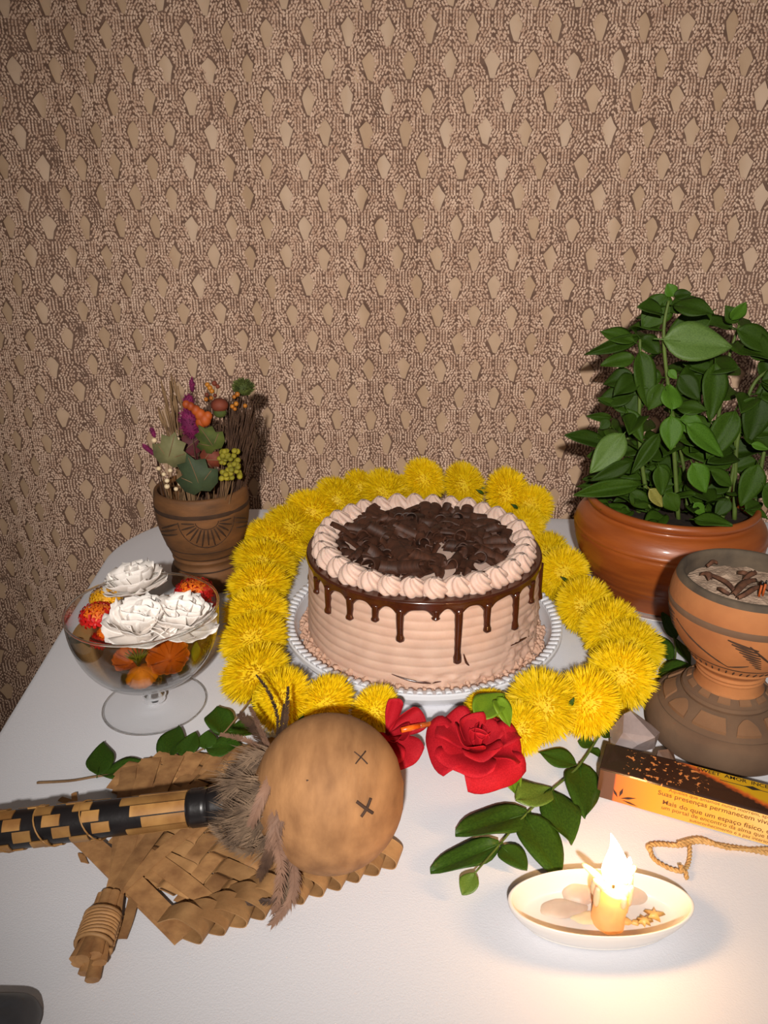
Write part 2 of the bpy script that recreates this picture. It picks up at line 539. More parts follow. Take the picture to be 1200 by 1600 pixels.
def cake_pt(a, z, lift=0.0):
    r = side_r(z) + lift
    return Vector((CX + r * math.cos(a), CY + r * math.sin(a), z))
def proj(p):
    d = p.y * CP - (p.z - CAM_H) * SP; u = p.y * SP + (p.z - CAM_H) * CP
    return 600 + FPX * p.x / d, 800 - FPX * u / d
def drip_at(px, py):
    best = None
    for k in range(-1900, 101):
        a = math.radians(k / 10.0)
        for z in (0.03, 0.04, 0.05, 0.06, 0.07, 0.08):
            x, y = proj(cake_pt(a, z))
            e = (x - px) ** 2 + ((y - py) * 0.35) ** 2
            if best is None or e < best[0]: best = (e, a, z)
    a = best[1]
    # refine z
    bz = min(((proj(cake_pt(a, zz / 1000))[1] - py) ** 2, zz / 1000) for zz in range(15, 95))[1]
    return a, bz
ENDS = [(487, 905), (497, 925), (514, 955), (547, 966), (587, 968), (625, 1000), (681, 966), (714, 1034), (760, 985), (803, 980), (829, 940), (843, 935)]
drips = [drip_at(*e) for e in ENDS]
for k in range(16):   # the far side carries drips as well
    drips.append((math.radians(6 + 11 * k + random.uniform(-2, 2)), random.uniform(0.04, 0.072)))
def skirt(a):
    L = 0.0062 + 0.0025 * noise.noise((math.cos(a) * 4, math.sin(a) * 4, 5))
    for (da, dz) in drips:
        d = (a - da + PI) % (2 * PI) - PI
        L += 0.0095 * math.exp(-(d * RT / 0.0058) ** 2)
    return L
def glaze_fn(u, v):
    a = 2 * PI * u
    if v < 0.4:
        t = v / 0.4
        r = 0.082 + (RT + 0.0008 - 0.082) * t; z = ZT + 0.0022 - 0.0002 * t
    else:
        t = (v - 0.4) / 0.6
        L = skirt(a)
        if t < 0.35:
            w = t / 0.35 * PI / 2
            r = RT + 0.0008 + 0.0020 * math.sin(w); z = ZT + 0.002 - 0.0022 * (1 - math.cos(w))
        else:
            w = (t - 0.35) / 0.65
            z = ZT - L * w
            r = side_r(z) + 0.0026 * (1 - max(0, w - 0.75) * 4 * 0.9)
    return Vector((CX + r * math.cos(a), CY + r * math.sin(a), z))
mb = MB(); mb.grid(glaze_fn, 420, 22, closed_u=True, flip=True)
for (a, ze) in drips:
    L0 = ZT - 0.006; n = 12
    pts = []; rad = []
    for k in range(n + 1):
        t = k / n; z = L0 + (ze - L0) * t
        pts.append(cake_pt(a + 0.002 * math.sin(t * 5 + a * 9), z, 0.0004))
        rad.append((0.0042 - 0.0014 * t) if t < 0.8 else 0.0028 + 0.0014 * math.sin((t - 0.8) / 0.2 * PI * 0.6))
    pts.append(cake_pt(a, ze - 0.0016, 0.0004)); rad.append(0.0022)
    pts.append(cake_pt(a, ze - 0.0028, 0.0004)); rad.append(0.0006)
    mb.tube(pts, rad, 10)
part('chocolate_glaze', mb, M_glaze, cake)

# piped rosettes, each its own star swirl
def rosette(seed):
    r_ = random.Random(seed); tw = r_.uniform(0.5, 1.1)
    def f(u, v):
        a = 2 * PI * u
        R = 0.0128 * (math.sin(min(1, 1.08 - v) * PI * 0.5) ** 0.75) * (1 if v > 0.12 else 0.86 + v)
        fl_ = 1 + 0.17 * (abs(math.cos(3.5 * (a + tw * v * 1.6))) - 0.5) * 2
        tip = 0.004 * v * v
        return Vector((R * fl_ * math.cos(a) + tip, R * fl_ * math.sin(a), 0.0180 * v ** 0.9))
    m = MB(); m.grid(f, 54, 12, closed_u=True)
    return m.mesh('rosette')
RM = [rosette(s) for s in range(4)]
NRO = 32
for k in range(NRO):
    a = 2 * PI * k / NRO + 0.05
    rr = 0.1000 + random.uniform(-.001, .001)
    s = random.uniform(0.92, 1.06)
    piece('rosette', RM[k % 4], M_rosette, cake, Matrix.Translation((CX + rr * math.cos(a), CY + rr * math.sin(a), ZT + 0.0018)) @ Matrix.Rotation(a + random.uniform(-.3, .3), 4, 'Z') @ Matrix.Scale(s, 4))

# cream under the curls
mb = MB(); mb.lathe([(0.088, ZT + 0.001), (0.08, ZT + 0.0035), (0.05, ZT + 0.004), (0.0, ZT + 0.0045)], 64, MP)
part('top_cream', mb, M_rosette, cake)

# chocolate curls: bent shavings and rolled tubes
def curl(kind, rs_):
    m = MB()
    L = rs_.uniform(.026, .046); W = rs_.uniform(.010, .018)
    if kind == 0:      # rolled scroll
        turns = rs_.uniform(1.2, 1.8) * PI; R0 = rs_.uniform(.0042, .0062)
        f = lambda u, v: ((R0 - .0012 * v) * math.cos(turns * v), (u - .5) * L * (1 - .12 * math.sin(v * 5)), (R0 - .0012 * v) * math.sin(turns * v))
        nf = lambda u, v: (math.cos(turns * v), 0, math.sin(turns * v))
        m.slab(f, nf, 6, 14, .0010)
    elif kind == 1:    # trough-shaped shaving
        ang = rs_.uniform(1.2, 2.2); R0 = W / ang; bend = rs_.uniform(-.006, .006); tp = rs_.uniform(.3, .8)
        f = lambda u, v: (R0 * math.sin(ang * (v - .5)) * (1 - tp * abs(u - .5)), (u - .5) * L, R0 * math.cos(ang * (v - .5)) - R0 + bend * math.sin(PI * u) + .0012 * math.sin(9 * u))
        nf = lambda u, v: (math.sin(ang * (v - .5)), 0, math.cos(ang * (v - .5)))
        m.slab(f, nf, 10, 8, .0011)
    else:              # wavy flake
        ph = rs_.uniform(0, 6)
        f = lambda u, v: ((v - .5) * W * (1 - .5 * (2 * u - 1) ** 2) + .002 * math.sin(u * 6 + ph), (u - .5) * L * .8, .003 * math.sin(u * 4 + ph) + .002 * math.sin(v * 5))
        nf = lambda u, v: (0, 0, 1)
        m.slab(f, nf, 8, 6, .0013)
    return m.mesh('chocolate_curl', angle=50)
rs = random.Random(5)
CM = [curl(k, rs) for k in (0, 0, 1, 1, 1, 1, 2, 2)]
for k in range(205):
    rr = 0.0745 * math.sqrt(rs.random()); a = rs.uniform(0, 2 * PI)
    h = 0.006 + 0.013 * rs.random() * (1 - (rr / 0.085) ** 2)
    Mx = Matrix.Translation((CX - .002 + rr * math.cos(a) * 1.08, CY + rr * math.sin(a) * 1.08, ZT + h)) @ Matrix.Rotation(rs.uniform(0, 2 * PI), 4, 'Z') @ Matrix.Rotation(rs.uniform(-.5, .5), 4, 'X') @ Matrix.Rotation(rs.uniform(-.6, .6), 4, 'Y') @ Matrix.Scale(rs.uniform(.95, 1.35), 4)
    piece('chocolate_curl', CM[k % 8], M_choc, cake, Mx)

# crumbly cream border round the foot
mb = MB(); rs = random.Random(9)
for k in range(620):
    a = rs.uniform(0, 2 * PI); rr = RB + rs.uniform(-0.001, 0.0075); s = rs.uniform(.0018, .0042)
    z = ZB + 0.001 + max(0, (rr - RB - 0.003)) * 0.35 + rs.uniform(0, .007) * (1 - (rr - RB) / .0085)
    c = Vector((CX + rr * math.cos(a), CY + rr * math.sin(a), z))
    def cf(u, v, c=c, s=s, k=k):
        w = 2 * PI * u; b = PI * v
        d = Vector((math.sin(b) * math.cos(w), math.sin(b) * math.sin(w), -math.cos(b)))
        return c + d * s * (1 + .45 * noise.noise(d * 2.2 + Vector((k, 0, 0))))
    mb.grid(cf, 6, 4, closed_u=True)
ob = part('cream_border', mb, M_crumb, cake); ob['kind'] = 'stuff'
mb = MB()
for (pts) in ([(612, 1052), (640, 1062), (668, 1066), (690, 1064)], [(798, 1008), (812, 1000), (826, 993)], [(724, 1022), (728, 1034), (733, 1040)]):
    w3 = []
    for (x, y) in pts:
        a, z = drip_at(x, y); w3.append(cake_pt(a, z, 0.0006))
    sp = smoothpath(w3, 5)
    mb.tube(sp, [0.0010 * math.sin(PI * (i + .5) / (len(sp))) + .0002 for i in range(len(sp))], 6)
part('crack', mb, M_glaze, cake)
# ================================================================ yellow pompom garland
def pompom(seed, N=2600):
    r_ = np.random.default_rng(seed)
    i = np.arange(N) + .5
    ph = np.arccos(1 - 2 * i / N); th = PI * (1 + 5 ** .5) * i
    d = np.stack([np.cos(th) * np.sin(ph), np.sin(th) * np.sin(ph), np.cos(ph)], 1)
    d += r_.normal(0, .06, d.shape); d /= np.linalg.norm(d, axis=1)[:, None]
    ref = r_.normal(0, 1, d.shape); t = np.cross(d, ref); t /= np.linalg.norm(t, axis=1)[:, None]
    b = np.cross(d, t)
    Ln = r_.uniform(.88, 1.06, N)[:, None]; w = .020
    v = np.empty((N, 5, 3)); bend = r_.normal(0, .07, N)[:, None]
    v[:, 0] = d * .30 - t * w * .5; v[:, 1] = d * .30 + t * w * .5
    v[:, 2] = d * .80 * Ln + t * w + b * bend * .4; v[:, 3] = d * .80 * Ln - t * w + b * bend * .4
    v[:, 4] = d * Ln + b * bend
    V = v.reshape(-1, 3); V[:, 2] *= .74
    F = []
    for k in range(N):
        o_ = 5 * k; F += [(o_, o_+1, o_+2, o_+3), (o_+3, o_+2, o_+4)]
    m = MB(); m.v = [Vector(p) for p in V]; m.f = F
    core = MB().ball((0, 0, 0), .72, 14, 8, (1, 1, .74)); m.add(core.v, core.f)
    return m.mesh('pompom_flower', smooth=False)
PM = [pompom(s) for s in range(4)]
garland = thing('flower_garland', 'garland of bright yellow pompom marigold flowers looped around the cake', 'garland', (CX, CY, 0))
# photo pixel, apparent diameter, height or distance of each bloom: (x, y, dia, z) or (x, y, dia, None, Y)
G = [(585, 1110, 84, .027), (507, 1100, 98, .028), (440, 1092, 100, .034), (398, 1052, 108, .030), (396, 1000, 104, .030), (400, 958, 98, .030),
     (404, 918, 96, .030), (414, 882, 98, .032), (428, 848, 98, .036), (458, 824, 92, None, .865), (490, 800, 88, None, .885), (530, 780, 80, None, .90),
     (564, 762, 62, None, .925), (602, 770, 78, None, .91), (632, 762, 48, None, .93), (664, 748, 70, None, .92), (726, 757, 72, None, .915), (794, 772, 82, None, .90), (830, 792, 68, None, .89),
     (822, 822, 60, None, .86), (858, 866, 68, None, .845), (882, 892, 76, .036), (866, 906, 62, .024), (914, 946, 88, .030), (955, 984, 94, .030), (988, 1014, 92, .030),
     (970, 1056, 104, .030), (916, 1096, 106, .032), (846, 1102, 112, .032), (812, 1138, 84, .024), (760, 1104, 70, .020)]
cents = []
for g in G:
    if g[3] is not None:
        p = T(g[0], g[1], g[3])
    else:
        p = D(g[0], g[1], g[4])
    dep = p.y * CP - (p.z - CAM_H) * SP
    cents.append((p, g[2] / 2 * dep / FPX * 1.12))
# blooms underneath that carry the raised back of the loop
low = []
for (p, R) in cents[9:21]:
    z = p.z - R * 1.25
    while z > 0.012:
        low.append((Vector((p.x + random.uniform(-.008, .008), p.y + random.uniform(-.002, .02), max(z, .028))), R * .95))
        z -= R * 1.4
rs = random.Random(21)
nG = len(cents)
for k, (p, R) in enumerate(cents + low):
    if k < nG:
        a = cents[max(k-1, 0)][0]; b = cents[min(k+1, nG-1)][0]
        tan = (b - a).normalized()
    else:
        tan = Vector((1, 0, 0))
    ax = (tan * 0.75 + Vector((0, -.35, .75)) * rs.uniform(.6, 1.3) + Vector((rs.uniform(-.3, .3), rs.uniform(-.3, .3), 0)))
    q = ax.to_track_quat('Z', 'Y').to_matrix().to_4x4()
    p = Vector((p.x, p.y, max(p.z, R * .82)))
    piece('pompom_flower', PM[k % 4], M_yellow, garland, Matrix.Translation(p) @ q @ Matrix.Rotation(rs.uniform(0, 6), 4, 'Z') @ Matrix.Scale(R, 4))
mb = MB(); mb.tube(smoothpath([p for p, R in cents], 5), 0.0012, 6)
part('string', mb, M_stem, garland)
# little green calyx tips showing between blooms
tipm = MB(); tipm.slab(lambda u, v: ((v-.5)*.35*math.sin(PI*min(.98, u+.06)), u, .12*math.sin(PI*u)), lambda u, v: (0, 0, 1), 5, 3, .03)
tme = tipm.mesh('calyx_tip')
for (x, y, k) in ((756, 772, 16), (810, 795, 17), (888, 910, 21), (897, 1090, 27), (475, 1118, 2), (392, 1098, 3)):
    p = cents[k][0]; R = cents[k][1]
    c = ray(x, y).normalized()
    dep = (p - cam.location).length - R * 0.9
    w = cam.location + c * dep
    if w.z < .003: w = T(x, y, .006)
    piece('calyx_tip', tme, M_green, garland, frame(w, (rs.uniform(-1, 1), 0, rs.uniform(-1, 1)), (0, -1, .6), .012, .012, .012))
# ================================================================ leaves shared by the plants
def leaf_mesh(name, fold=0.12, curl=0.15, wob=0.02, point=0.8, seed=0, petiole=0.14):
    """leaf of unit length along +Y and unit width; its own midrib and stalk"""
    ph = seed * 1.7
    def wd(t):
        a = math.sin(PI * t ** point)
        return max(0.0, a) ** 0.85 * (1 - 0.12 * t)
    def f(u, v):
        t = v; s = (u - .5) * 2
        x = s * 0.5 * wd(min(.999, t * .985 + .006))
        z = fold * abs(s) * wd(t * .98 + .01) * 0.9 - curl * t * t + wob * math.sin(7 * t + ph + s * 2) * abs(s)
        z -= 0.035 * (1 - abs(s)) ** 6
        return Vector((x, t, z))
    m = MB(); m.slab(f, lambda u, v: (0, 0, 1), 8, 10, 0.012)
    if petiole: m.tube([(0, -petiole, -.02), (0, 0, -.02), (0, .25, -.035)], [.018, .022, .010], 5)
    return m.mesh(name)

# ---------------------------------------------------------------- terracotta planter with a leafy herb
M_terra = mat('glazed_terracotta', (158, 82, 30), 0.42, (136, 66, 24), 14, spec=0.5, coat=0.25, bump=0.15, bscale=120, stretch=(1, 1, 6))
PX, PY = 0.3195, 0.795
sau = MB().lathe([(0, .001), (.066, .001), (.084, .0065), (.0855, .0068), (.0855, .0056), (.068, 0), (0, 0)], 64, Matrix.Translation((PX, PY, 0)))
solo('saucer', sau, M_ceramic, 'white saucer under the large terracotta plant pot', 'saucer', (PX, PY, 0), angle=40)
plant = thing('potted_herb', 'leafy green herb growing in a wide glazed terracotta pot', 'plant', (PX, PY, .0015))
def ringed(r, z, a):
    for zc in (.034, .052, .083): r += 0.0011 * math.exp(-((z - zc) / .0011) ** 2) - 0.0009 * math.exp(-((z - zc + .0024) / .0012) ** 2)
    return r + .0006 * noise.noise((math.cos(a) * 2, math.sin(a) * 2, z * 20)), z
pr = [(0, .0022), (.062, .0022), (.069, .004)]
ctl = [(.069, .004), (.081, .024), (.0925, .045), (.1005, .066), (.1025, .080), (.1005, .092), (.094, .101), (.0885, .1045), (.0875, .107), (.0905, .110), (.0915, .114), (.089, .1175), (.085, .117), (.083, .111), (.0845, .1), (.084, .094)]
cp = smoothpath([(a, 0, b) for a, b in ctl], 8)
pr += [(p.x, p.z) for p in cp]
mb = MB(); mb.lathe(pr, 110, Matrix.Translation((PX, PY, 0)), ringed)
pot_o = part('pot', mb, M_terra, plant)
mb = MB(); mb.grid(lambda u, v: Vector((PX + .0842 * v * math.cos(2*PI*u), PY + .0842 * v * math.sin(2*PI*u), .0975 + .004 * noise.noise((u * 9, v * 8, 1)))), 40, 10, closed_u=True)
part('soil', mb, M_soil, pot_o)
LM = [leaf_mesh('leaf', .05, .12, .03, .80, 1), leaf_mesh('leaf', .12, .20, .05, .82, 2), leaf_mesh('leaf', .03, .30, .04, .85, 3), leaf_mesh('leaf', .18, .10, .05, .78, 4)]
M_leafy = mat('herb_leaf_bright', (84, 124, 34), 0.45, (66, 104, 26), 40, spec=0.2, rnd=0.12, translucent=0.2, bump=0.2, bscale=160)
M_leafp = mat('herb_leaf_pale', (88, 114, 50), 0.5, (72, 98, 38), 40, spec=0.4, bump=0.2, bscale=160)
M_leafo = mat('herb_leaf_old', (140, 132, 62), 0.6, (104, 104, 40), 30)
for m_ in LM: m_.materials.append(M_green)
rs = random.Random(3)
def place_leaf(b, t, wpx, Yb, Yt, m=None, k=None, nrm=(0, -1, .45), jit=.35):
    B = D(b[0], b[1], Yb); Tt = D(t[0], t[1], Yt)
    L = (Tt - B).length; w = wpx * Yb * 1.03 / FPX
    nv = Vector(nrm) + Vector((rs.uniform(-jit, jit), 0, rs.uniform(-jit, jit)))
    o_ = piece('leaf', LM[rs.randrange(4) if k is None else k], M_green, plant, frame(B, Tt - B, nv, w, L, (w + L) * .5))
    if m is not None:
        o_.material_slots[0].link = 'OBJECT'; o_.material_slots[0].material = m
    return B
HERO = [((1037, 530), (1147, 540), 64, .775, .765, M_leafp, 0), ((1047, 463), (1006, 508), 48, .80, .79, None, 2), ((1052, 463), (1044, 443), 22, .80, .80, M_leafy, 0), ((1053, 462), (1079, 457), 18, .80, .79, None, 1),
        ((1110, 488), (1042, 528), 44, .815, .81, None, 1), ((1143, 500), (1167, 474), 26, .80, .79, M_leafy, 0), ((1152, 514), (1222, 548), 42, .79, .78, None, 0), ((1000, 526), (915, 554), 24, .80, .79, None, 3),
        ((1002, 528), (1030, 548), 36, .80, .785, None, 1), ((1000, 550), (1016, 634), 40, .785, .765, None, 1), ((1062, 586), (1094, 624), 34, .785, .77, None, 0), ((1118, 568), (1114, 658), 46, .785, .765, None, 0),
        ((1049, 650), (1049, 703), 38, .755, .742, M_leafy, 0), ((1050, 640), (1052, 598), 42, .765, .775, M_leafy, 2), ((1073, 663), (1134, 712), 40, .755, .745, M_leafy, 0), ((975, 678), (924, 738), 46, .765, .745, M_leafp, 0),
        ((998, 758), (898, 772), 32, .745, .735, None, 3), ((945, 694), (885, 678), 30, .78, .77, None, 3), ((987, 722), (925, 752), 28, .75, .74, None, 0), ((1030, 678), (987, 740), 26, .75, .738, None, 3),
        ((1030, 728), (1037, 774), 34, .742, .732, None, 0), ((1082, 724), (1105, 770), 40, .742, .732, M_leafy, 0), ((1185, 726), (1160, 792), 44, .745, .735, None, 0), ((1148, 643), (1108, 716), 46, .765, .75, None, 1),
        ((1190, 618), (1172, 692), 50, .775, .76, None, 0), ((1015, 764), (1037, 792), 26, .735, .73, M_leafo, 0), ((1174, 694), (1202, 701), 16, .74, .735, M_leafy, 0), ((955, 653), (917, 650), 16, .785, .78, None, 3), ((952, 656), (938, 670), 18, .78, .775, None, 0),
        ((968, 637), (935, 621), 14, .79, .785, None, 3), ((1062, 655), (1100, 668), 36, .768, .76, M_leafy, 1), ((1035, 600), (1018, 640), 34, .775, .765, None, 2), ((1150, 505), (1138, 480), 24, .805, .80, None, 2),
        ((1128, 588), (1070, 566), 30, .80, .80, None, 3), ((1170, 545), (1200, 560), 26, .79, .78, None, 1), ((1045, 578), (1058, 592), 14, .775, .77, M_leafy, 0), ((1000, 600), (975, 655), 40, .795, .78, None, 2),
        ((980, 640), (1006, 690), 30, .78, .765, None, 0), ((1192, 560), (1206, 596), 34, .80, .79, None, 1), ((1160, 640), (1180, 622), 22, .77, .765, None, 0), ((1110, 735), (1150, 756), 30, .742, .735, None, 2), ((1140, 780), (1118, 806), 26, .735, .73, None, 0),
        ((1040, 770), (1060, 800), 32, .738, .732, None, 1), ((1085, 786), (1102, 806), 20, .732, .73, M_leafy, 0), ((985, 768), (1015, 795), 30, .742, .735, None, 2), ((1195, 760), (1222, 800), 40, .735, .73, None, 1)]
for h in HERO: place_leaf(*h[:5], m=h[5], k=h[6])
# stems with leaf pairs fill the bush
STEMS = [[(1062, 800), (1050, 660), (1037, 530), (1045, 470)], [(1110, 810), (1118, 690), (1135, 575), (1155, 508)], [(1150, 800), (1152, 690), (1175, 605), (1206, 575)],
         [(1085, 800), (1090, 700), (1094, 600), (1096, 570)], [(1020, 795), (1000, 700), (1000, 600), (1000, 530)], [(1000, 790), (965, 720), (950, 660)], [(1180, 800), (1195, 700), (1215, 640)],
         [(1040, 800), (1030, 740), (975, 680)], [(1130, 800), (1148, 720), (1148, 645)], [(1075, 800), (1070, 740), (1050, 640)]]
for i, st in enumerate(STEMS):
    n_ = len(st)
    w3 = [D(x, y, .79 + (.01 if i % 2 else -.012) + .004 * k) for k, (x, y) in enumerate(st)]
    w3 = [Vector((w3[0].x, w3[0].y, .096))] + w3[1:]
    sp = smoothpath(w3, 6)
    mb = MB(); mb.tube(sp, [.0026 - .0012 * k / len(sp) for k in range(len(sp))], 7)
    part('stem', mb, M_stem, plant)
    for k in range(3, len(sp), 2):
        for sgn in (-1, 1):
            ang = rs.uniform(0, 2 * PI)
            dr = Vector((math.cos(ang) * sgn, math.sin(ang) * sgn * .8, rs.uniform(-.35, .55))).normalized()
            L = rs.uniform(.026, .046)
            if k < 5: L *= .85
            B = sp[k] + dr * .006
            if B.x + dr.x * L < .2 or (B + dr * L).y > .93: continue
            cpx = proj(B + dr * L * .6)
            if 1018 < cpx[0] < 1165 and 488 < cpx[1] < 582 and B.y < .80: continue
            piece('leaf', LM[rs.randrange(4)], M_green, plant, frame(B, dr, (rs.uniform(-.4, .4), -.8, .8), L * rs.uniform(.6, .78), L, L))
for k in range(60):   # low growth over the soil
    a = rs.uniform(0, 2 * PI); r_ = .078 * math.sqrt(rs.random())
    B = Vector((PX + r_ * math.cos(a), PY + r_ * math.sin(a), .101 + rs.uniform(0, .03)))
    dr = Vector((math.cos(a + rs.uniform(-1, 1)), math.sin(a + rs.uniform(-1, 1)), rs.uniform(-.1, .8))).normalized()
    L = rs.uniform(.020, .038)
    piece('leaf', LM[rs.randrange(4)], M_green, plant, frame(B, dr, (0, -.4, 1), L * .65, L, L))

# ---------------------------------------------------------------- carved clay vase
M_clayd = mat('aged_clay', (124, 82, 46), 0.7, (86, 57, 33), 22, bump=0.3, bscale=160, stretch=(1, 1, 3))
M_clayk = mat('clay_groove', (66, 44, 28), 0.85, (52, 34, 22), 80)
VX, VY = -0.2105, 0.828
vase = thing('clay_vase', 'brown carved clay vase with a sunburst relief holding dried flowers', 'vase', (VX, VY, 0))
VP = [(0, 0), (.040, 0), (.0425, .004), (.0425, .018), (.040, .024), (.0375, .030), (.0385, .034), (.0395, .036), (.0385, .039), (.041, .043), (.0435, .049), (.0475, .060), (.0515, .076), (.0535, .092), (.0535, .106), (.0525, .116), (.0505, .1185), (.0478, .1175), (.0482, .108), (.047, .09), (.042, .065), (.034, .045), (0, .040)]
vs_ = smoothpath([(a, 0, b) for a, b in VP], 4)
mb = MB(); mb.lathe([(max(0, p.x), p.z) for p in vs_], 80, Matrix.Translation((VX, VY, 0)), lambda r, z, a: (r + .0004 * noise.noise((math.cos(a)*3, math.sin(a)*3, z*60)), z))
vbody = part('body', mb, M_clayd, vase)
def surf(profile, X, Y):
    def f(a, z, lift=0.0):
        for (r0, z0), (r1, z1) in zip(profile, profile[1:]):
            if z0 <= z <= z1 and z1 > z0:
                r = r0 + (r1 - r0) * (z - z0) / (z1 - z0) + lift
                return Vector((X + r * math.cos(a), Y + r * math.sin(a), z))
        return Vector((X, Y, z))
    return f
vS = surf(VP[1:17], VX, VY)
def band(fn, z0, z1, lift=.0006, n=80):
    m = MB(); m.grid(lambda u, v: fn(2 * PI * u, z0 + (z1 - z0) * v, lift * math.sin(PI * (.12 + .76 * v))), n, 4, closed_u=True)
    return m
part('groove_band', band(vS, .0965, .1015), M_clayk, vbody)
for zz in (.0245, .0405, .0515): part('groove_line', band(vS, zz, zz + .0016, .0005), M_clayk, vbody)
va = math.atan2(-VY, -VX) + .06
def stroke(m, fn, a0, z0, a1, z1, w=.0008, lift=.0001, n=6, bow=0):
    pts = [fn(a0 + (a1 - a0) * k / n + bow * math.sin(PI * k / n), z0 + (z1 - z0) * k / n, lift) for k in range(n + 1)]
    m.tube(pts, [w * (.35 + .65 * math.sin(PI * (k + .6) / (n + 1.2))) for k in range(n + 1)], 6)
mb = MB()
for k in range(13):   # sunburst rays
    w = PI + PI * (k / 12)
    c0, c1 = .0135, .0275 + .002 * (k % 2)
    rr = .052
    stroke(mb, vS, va + c0 * math.cos(w) / rr, .0925 + c0 * .62 * math.sin(w), va + c1 * math.cos(w) / rr, .0925 + c1 * 1.02 * math.sin(w), .0011)
part('carved_rays', mb, M_clayk, vbody)
mb = MB()
for k in range(16):
    w0, w1 = PI + PI * k / 16, PI + PI * (k + 1) / 16
    stroke(mb, vS, va + .0125 * math.cos(w0) / .053, .0935 + .0085 * math.sin(w0), va + .0125 * math.cos(w1) / .053, .0935 + .0085 * math.sin(w1), .0006, n=2)
    stroke(mb, vS, va + .031 * math.cos(w0) / .051, .0935 + .0325 * math.sin(w0), va + .031 * math.cos(w1) / .051, .0935 + .0325 * math.sin(w1), .0007, n=2)
part('carved_arc', mb, M_clayk, vbody)
mb = MB()
for s in (-1, 1):
    for k in range(3):
        stroke(mb, vS, va + s * (.62 + .03 * k), .092 - .007 * k, va + s * (1.15 + .1 * k), .080 - .006 * k, .0011)
part('carved_strokes', mb, M_clayk, vbody)

# ---------------------------------------------------------------- dried flowers in the vase, each bunch its own thing
M_straw = mat('dry_straw', (138, 108, 76), 0.8, (112, 84, 56), 60)
M_twig = mat('dark_twig', (86, 60, 42), 0.8, (64, 42, 30), 80)
M_mag = mat('magenta_bloom', (128, 26, 80), 0.8, (92, 14, 60), 120)
M_orange = mat('orange_pod', (182, 86, 26), 0.6, (140, 56, 16), 60)
M_amber = mat('amber_berry', (182, 116, 34), 0.4, (150, 82, 22), 60)
M_rust = mat('rust_bud', (120, 54, 32), 0.7, (88, 38, 24), 60)
M_ivyp = mat('pale_ivy', (126, 122, 84), 0.7, (102, 100, 64), 50, bump=.3, bscale=200)
M_ivyd = mat('dark_ivy', (64, 78, 50), 0.7, (48, 60, 38), 50, bump=.3, bscale=200)
M_tansy = mat('tansy', (150, 138, 32), 0.7, (116, 110, 24), 90)
M_bud = mat('white_bud', (226, 206, 172), 0.6, (206, 180, 140), 60)
M_mossy = mat('moss_green', (84, 92, 34), 0.8, (58, 68, 24), 90)
M_wine = mat('wine_leaf', (92, 34, 38), 0.7, (66, 24, 30), 60)
rs = random.Random(17)
inV = lambda dx=0, dy=0: Vector((VX + dx, VY + dy, .062))
def stalk(m, foot, top, r=.0007, bow=.006, n=7):
    c = (foot + top) / 2 + Vector((rs.uniform(-bow, bow), rs.uniform(-bow, bow), 0))
    sp = smoothpath([foot, c, top], n)
    m.tube(sp, [r * (1.2 - .6 * k / len(sp)) for k in range(len(sp))], 5)
t = thing('dried_grass_bunch', 'bunch of pale dried grass stalks at the left of the vase', 'dried grass', inV(-.012))
for k in range(26):
    m = MB(); x = rs.uniform(246, 296); y = rs.uniform(575, 650) + abs(x - 272) * .8
    top = D(x, y, .83 + rs.uniform(-.012, .02)); ft = inV(-.018 + rs.uniform(-.006, .008), rs.uniform(-.008, .008))
    stalk(m, ft, top, .0011)
    d_ = (top - ft).normalized()
    m.tube([top - d_ * .022, top - d_ * .012, top], [.0006, .0017, .0005], 5)
    part('stalk', m, M_straw, t)
t = thing('twig_bundle', 'dense bundle of fine dark brown twigs at the right of the vase', 'twigs', inV(.022))
m = MB()
for k in range(150):
    a = rs.uniform(0, 1); x = 344 + 58 * a + rs.uniform(-4, 4); y = 640 - 22 * math.sin(PI * a) + rs.uniform(-14, 60)
    stalk(m, inV(.024 + rs.uniform(-.008, .012), rs.uniform(-.01, .01)), D(x, y, .825 + rs.uniform(-.02, .025)), .0007, .004, 5)
ob = part('twigs', m, M_twig, t); ob['kind'] = 'stuff'
def fuzzy(name, label, cat, c, a, ax, rad, L, m_, n=260, th=.0006, stem=True):
    """oblong bloom of many short bristles around an axis"""
    t_ = thing(name, label, cat, a)
    m = MB(); ax = Vector(ax).normalized()
    core = MB().ball((0, 0, 0), 1, 10, 8)
    q = ax.to_track_quat('Z', 'Y').to_matrix().to_4x4()
    Mx = Matrix.Translation(c) @ q @ Matrix.Diagonal((rad * .75, rad * .75, L * .5 * .85, 1))
    m.add(core.v, core.f, Mx)
    for i in range(n):
        u = rs.uniform(-1, 1); w = rs.uniform(0, 2 * PI); s = math.sqrt(1 - u * u)
        d0 = Vector((s * math.cos(w), s * math.sin(w), u))
        p = Matrix.Translation(c) @ q @ Vector((d0.x * rad * .7, d0.y * rad * .7, d0.z * L * .42))
        e = Matrix.Translation(c) @ q @ Vector((d0.x * rad * 1.08, d0.y * rad * 1.08, d0.z * L * .5 + .0015))
        side = (e - p).cross(Vector((rs.uniform(-1, 1), rs.uniform(-1, 1), rs.uniform(-1, 1)))).normalized() * th
        m.add([p - side, p + side, e], [(0, 1, 2)])
    part('bloom', m, m_, t_)
    if stem:
        m = MB(); stalk(m, Vector(a), Vector(c) - ax * L * .4, .0009); part('stem', m, M_twig, t_)
    return t_
fuzzy('celosia_bloom', 'plump magenta dried celosia head in the middle of the vase', 'dried flower', D(297, 662, .795), inV(-.006, -.012), (-.1, 0, 1), .0125, .037, M_mag, 420)
fuzzy('amaranth_spike', 'thin pink dried spike rising highest beside the orange berries', 'dried flower', D(300, 602, .83), inV(-.002), (.02, 0, 1), .0036, .018, M_mag, 90)
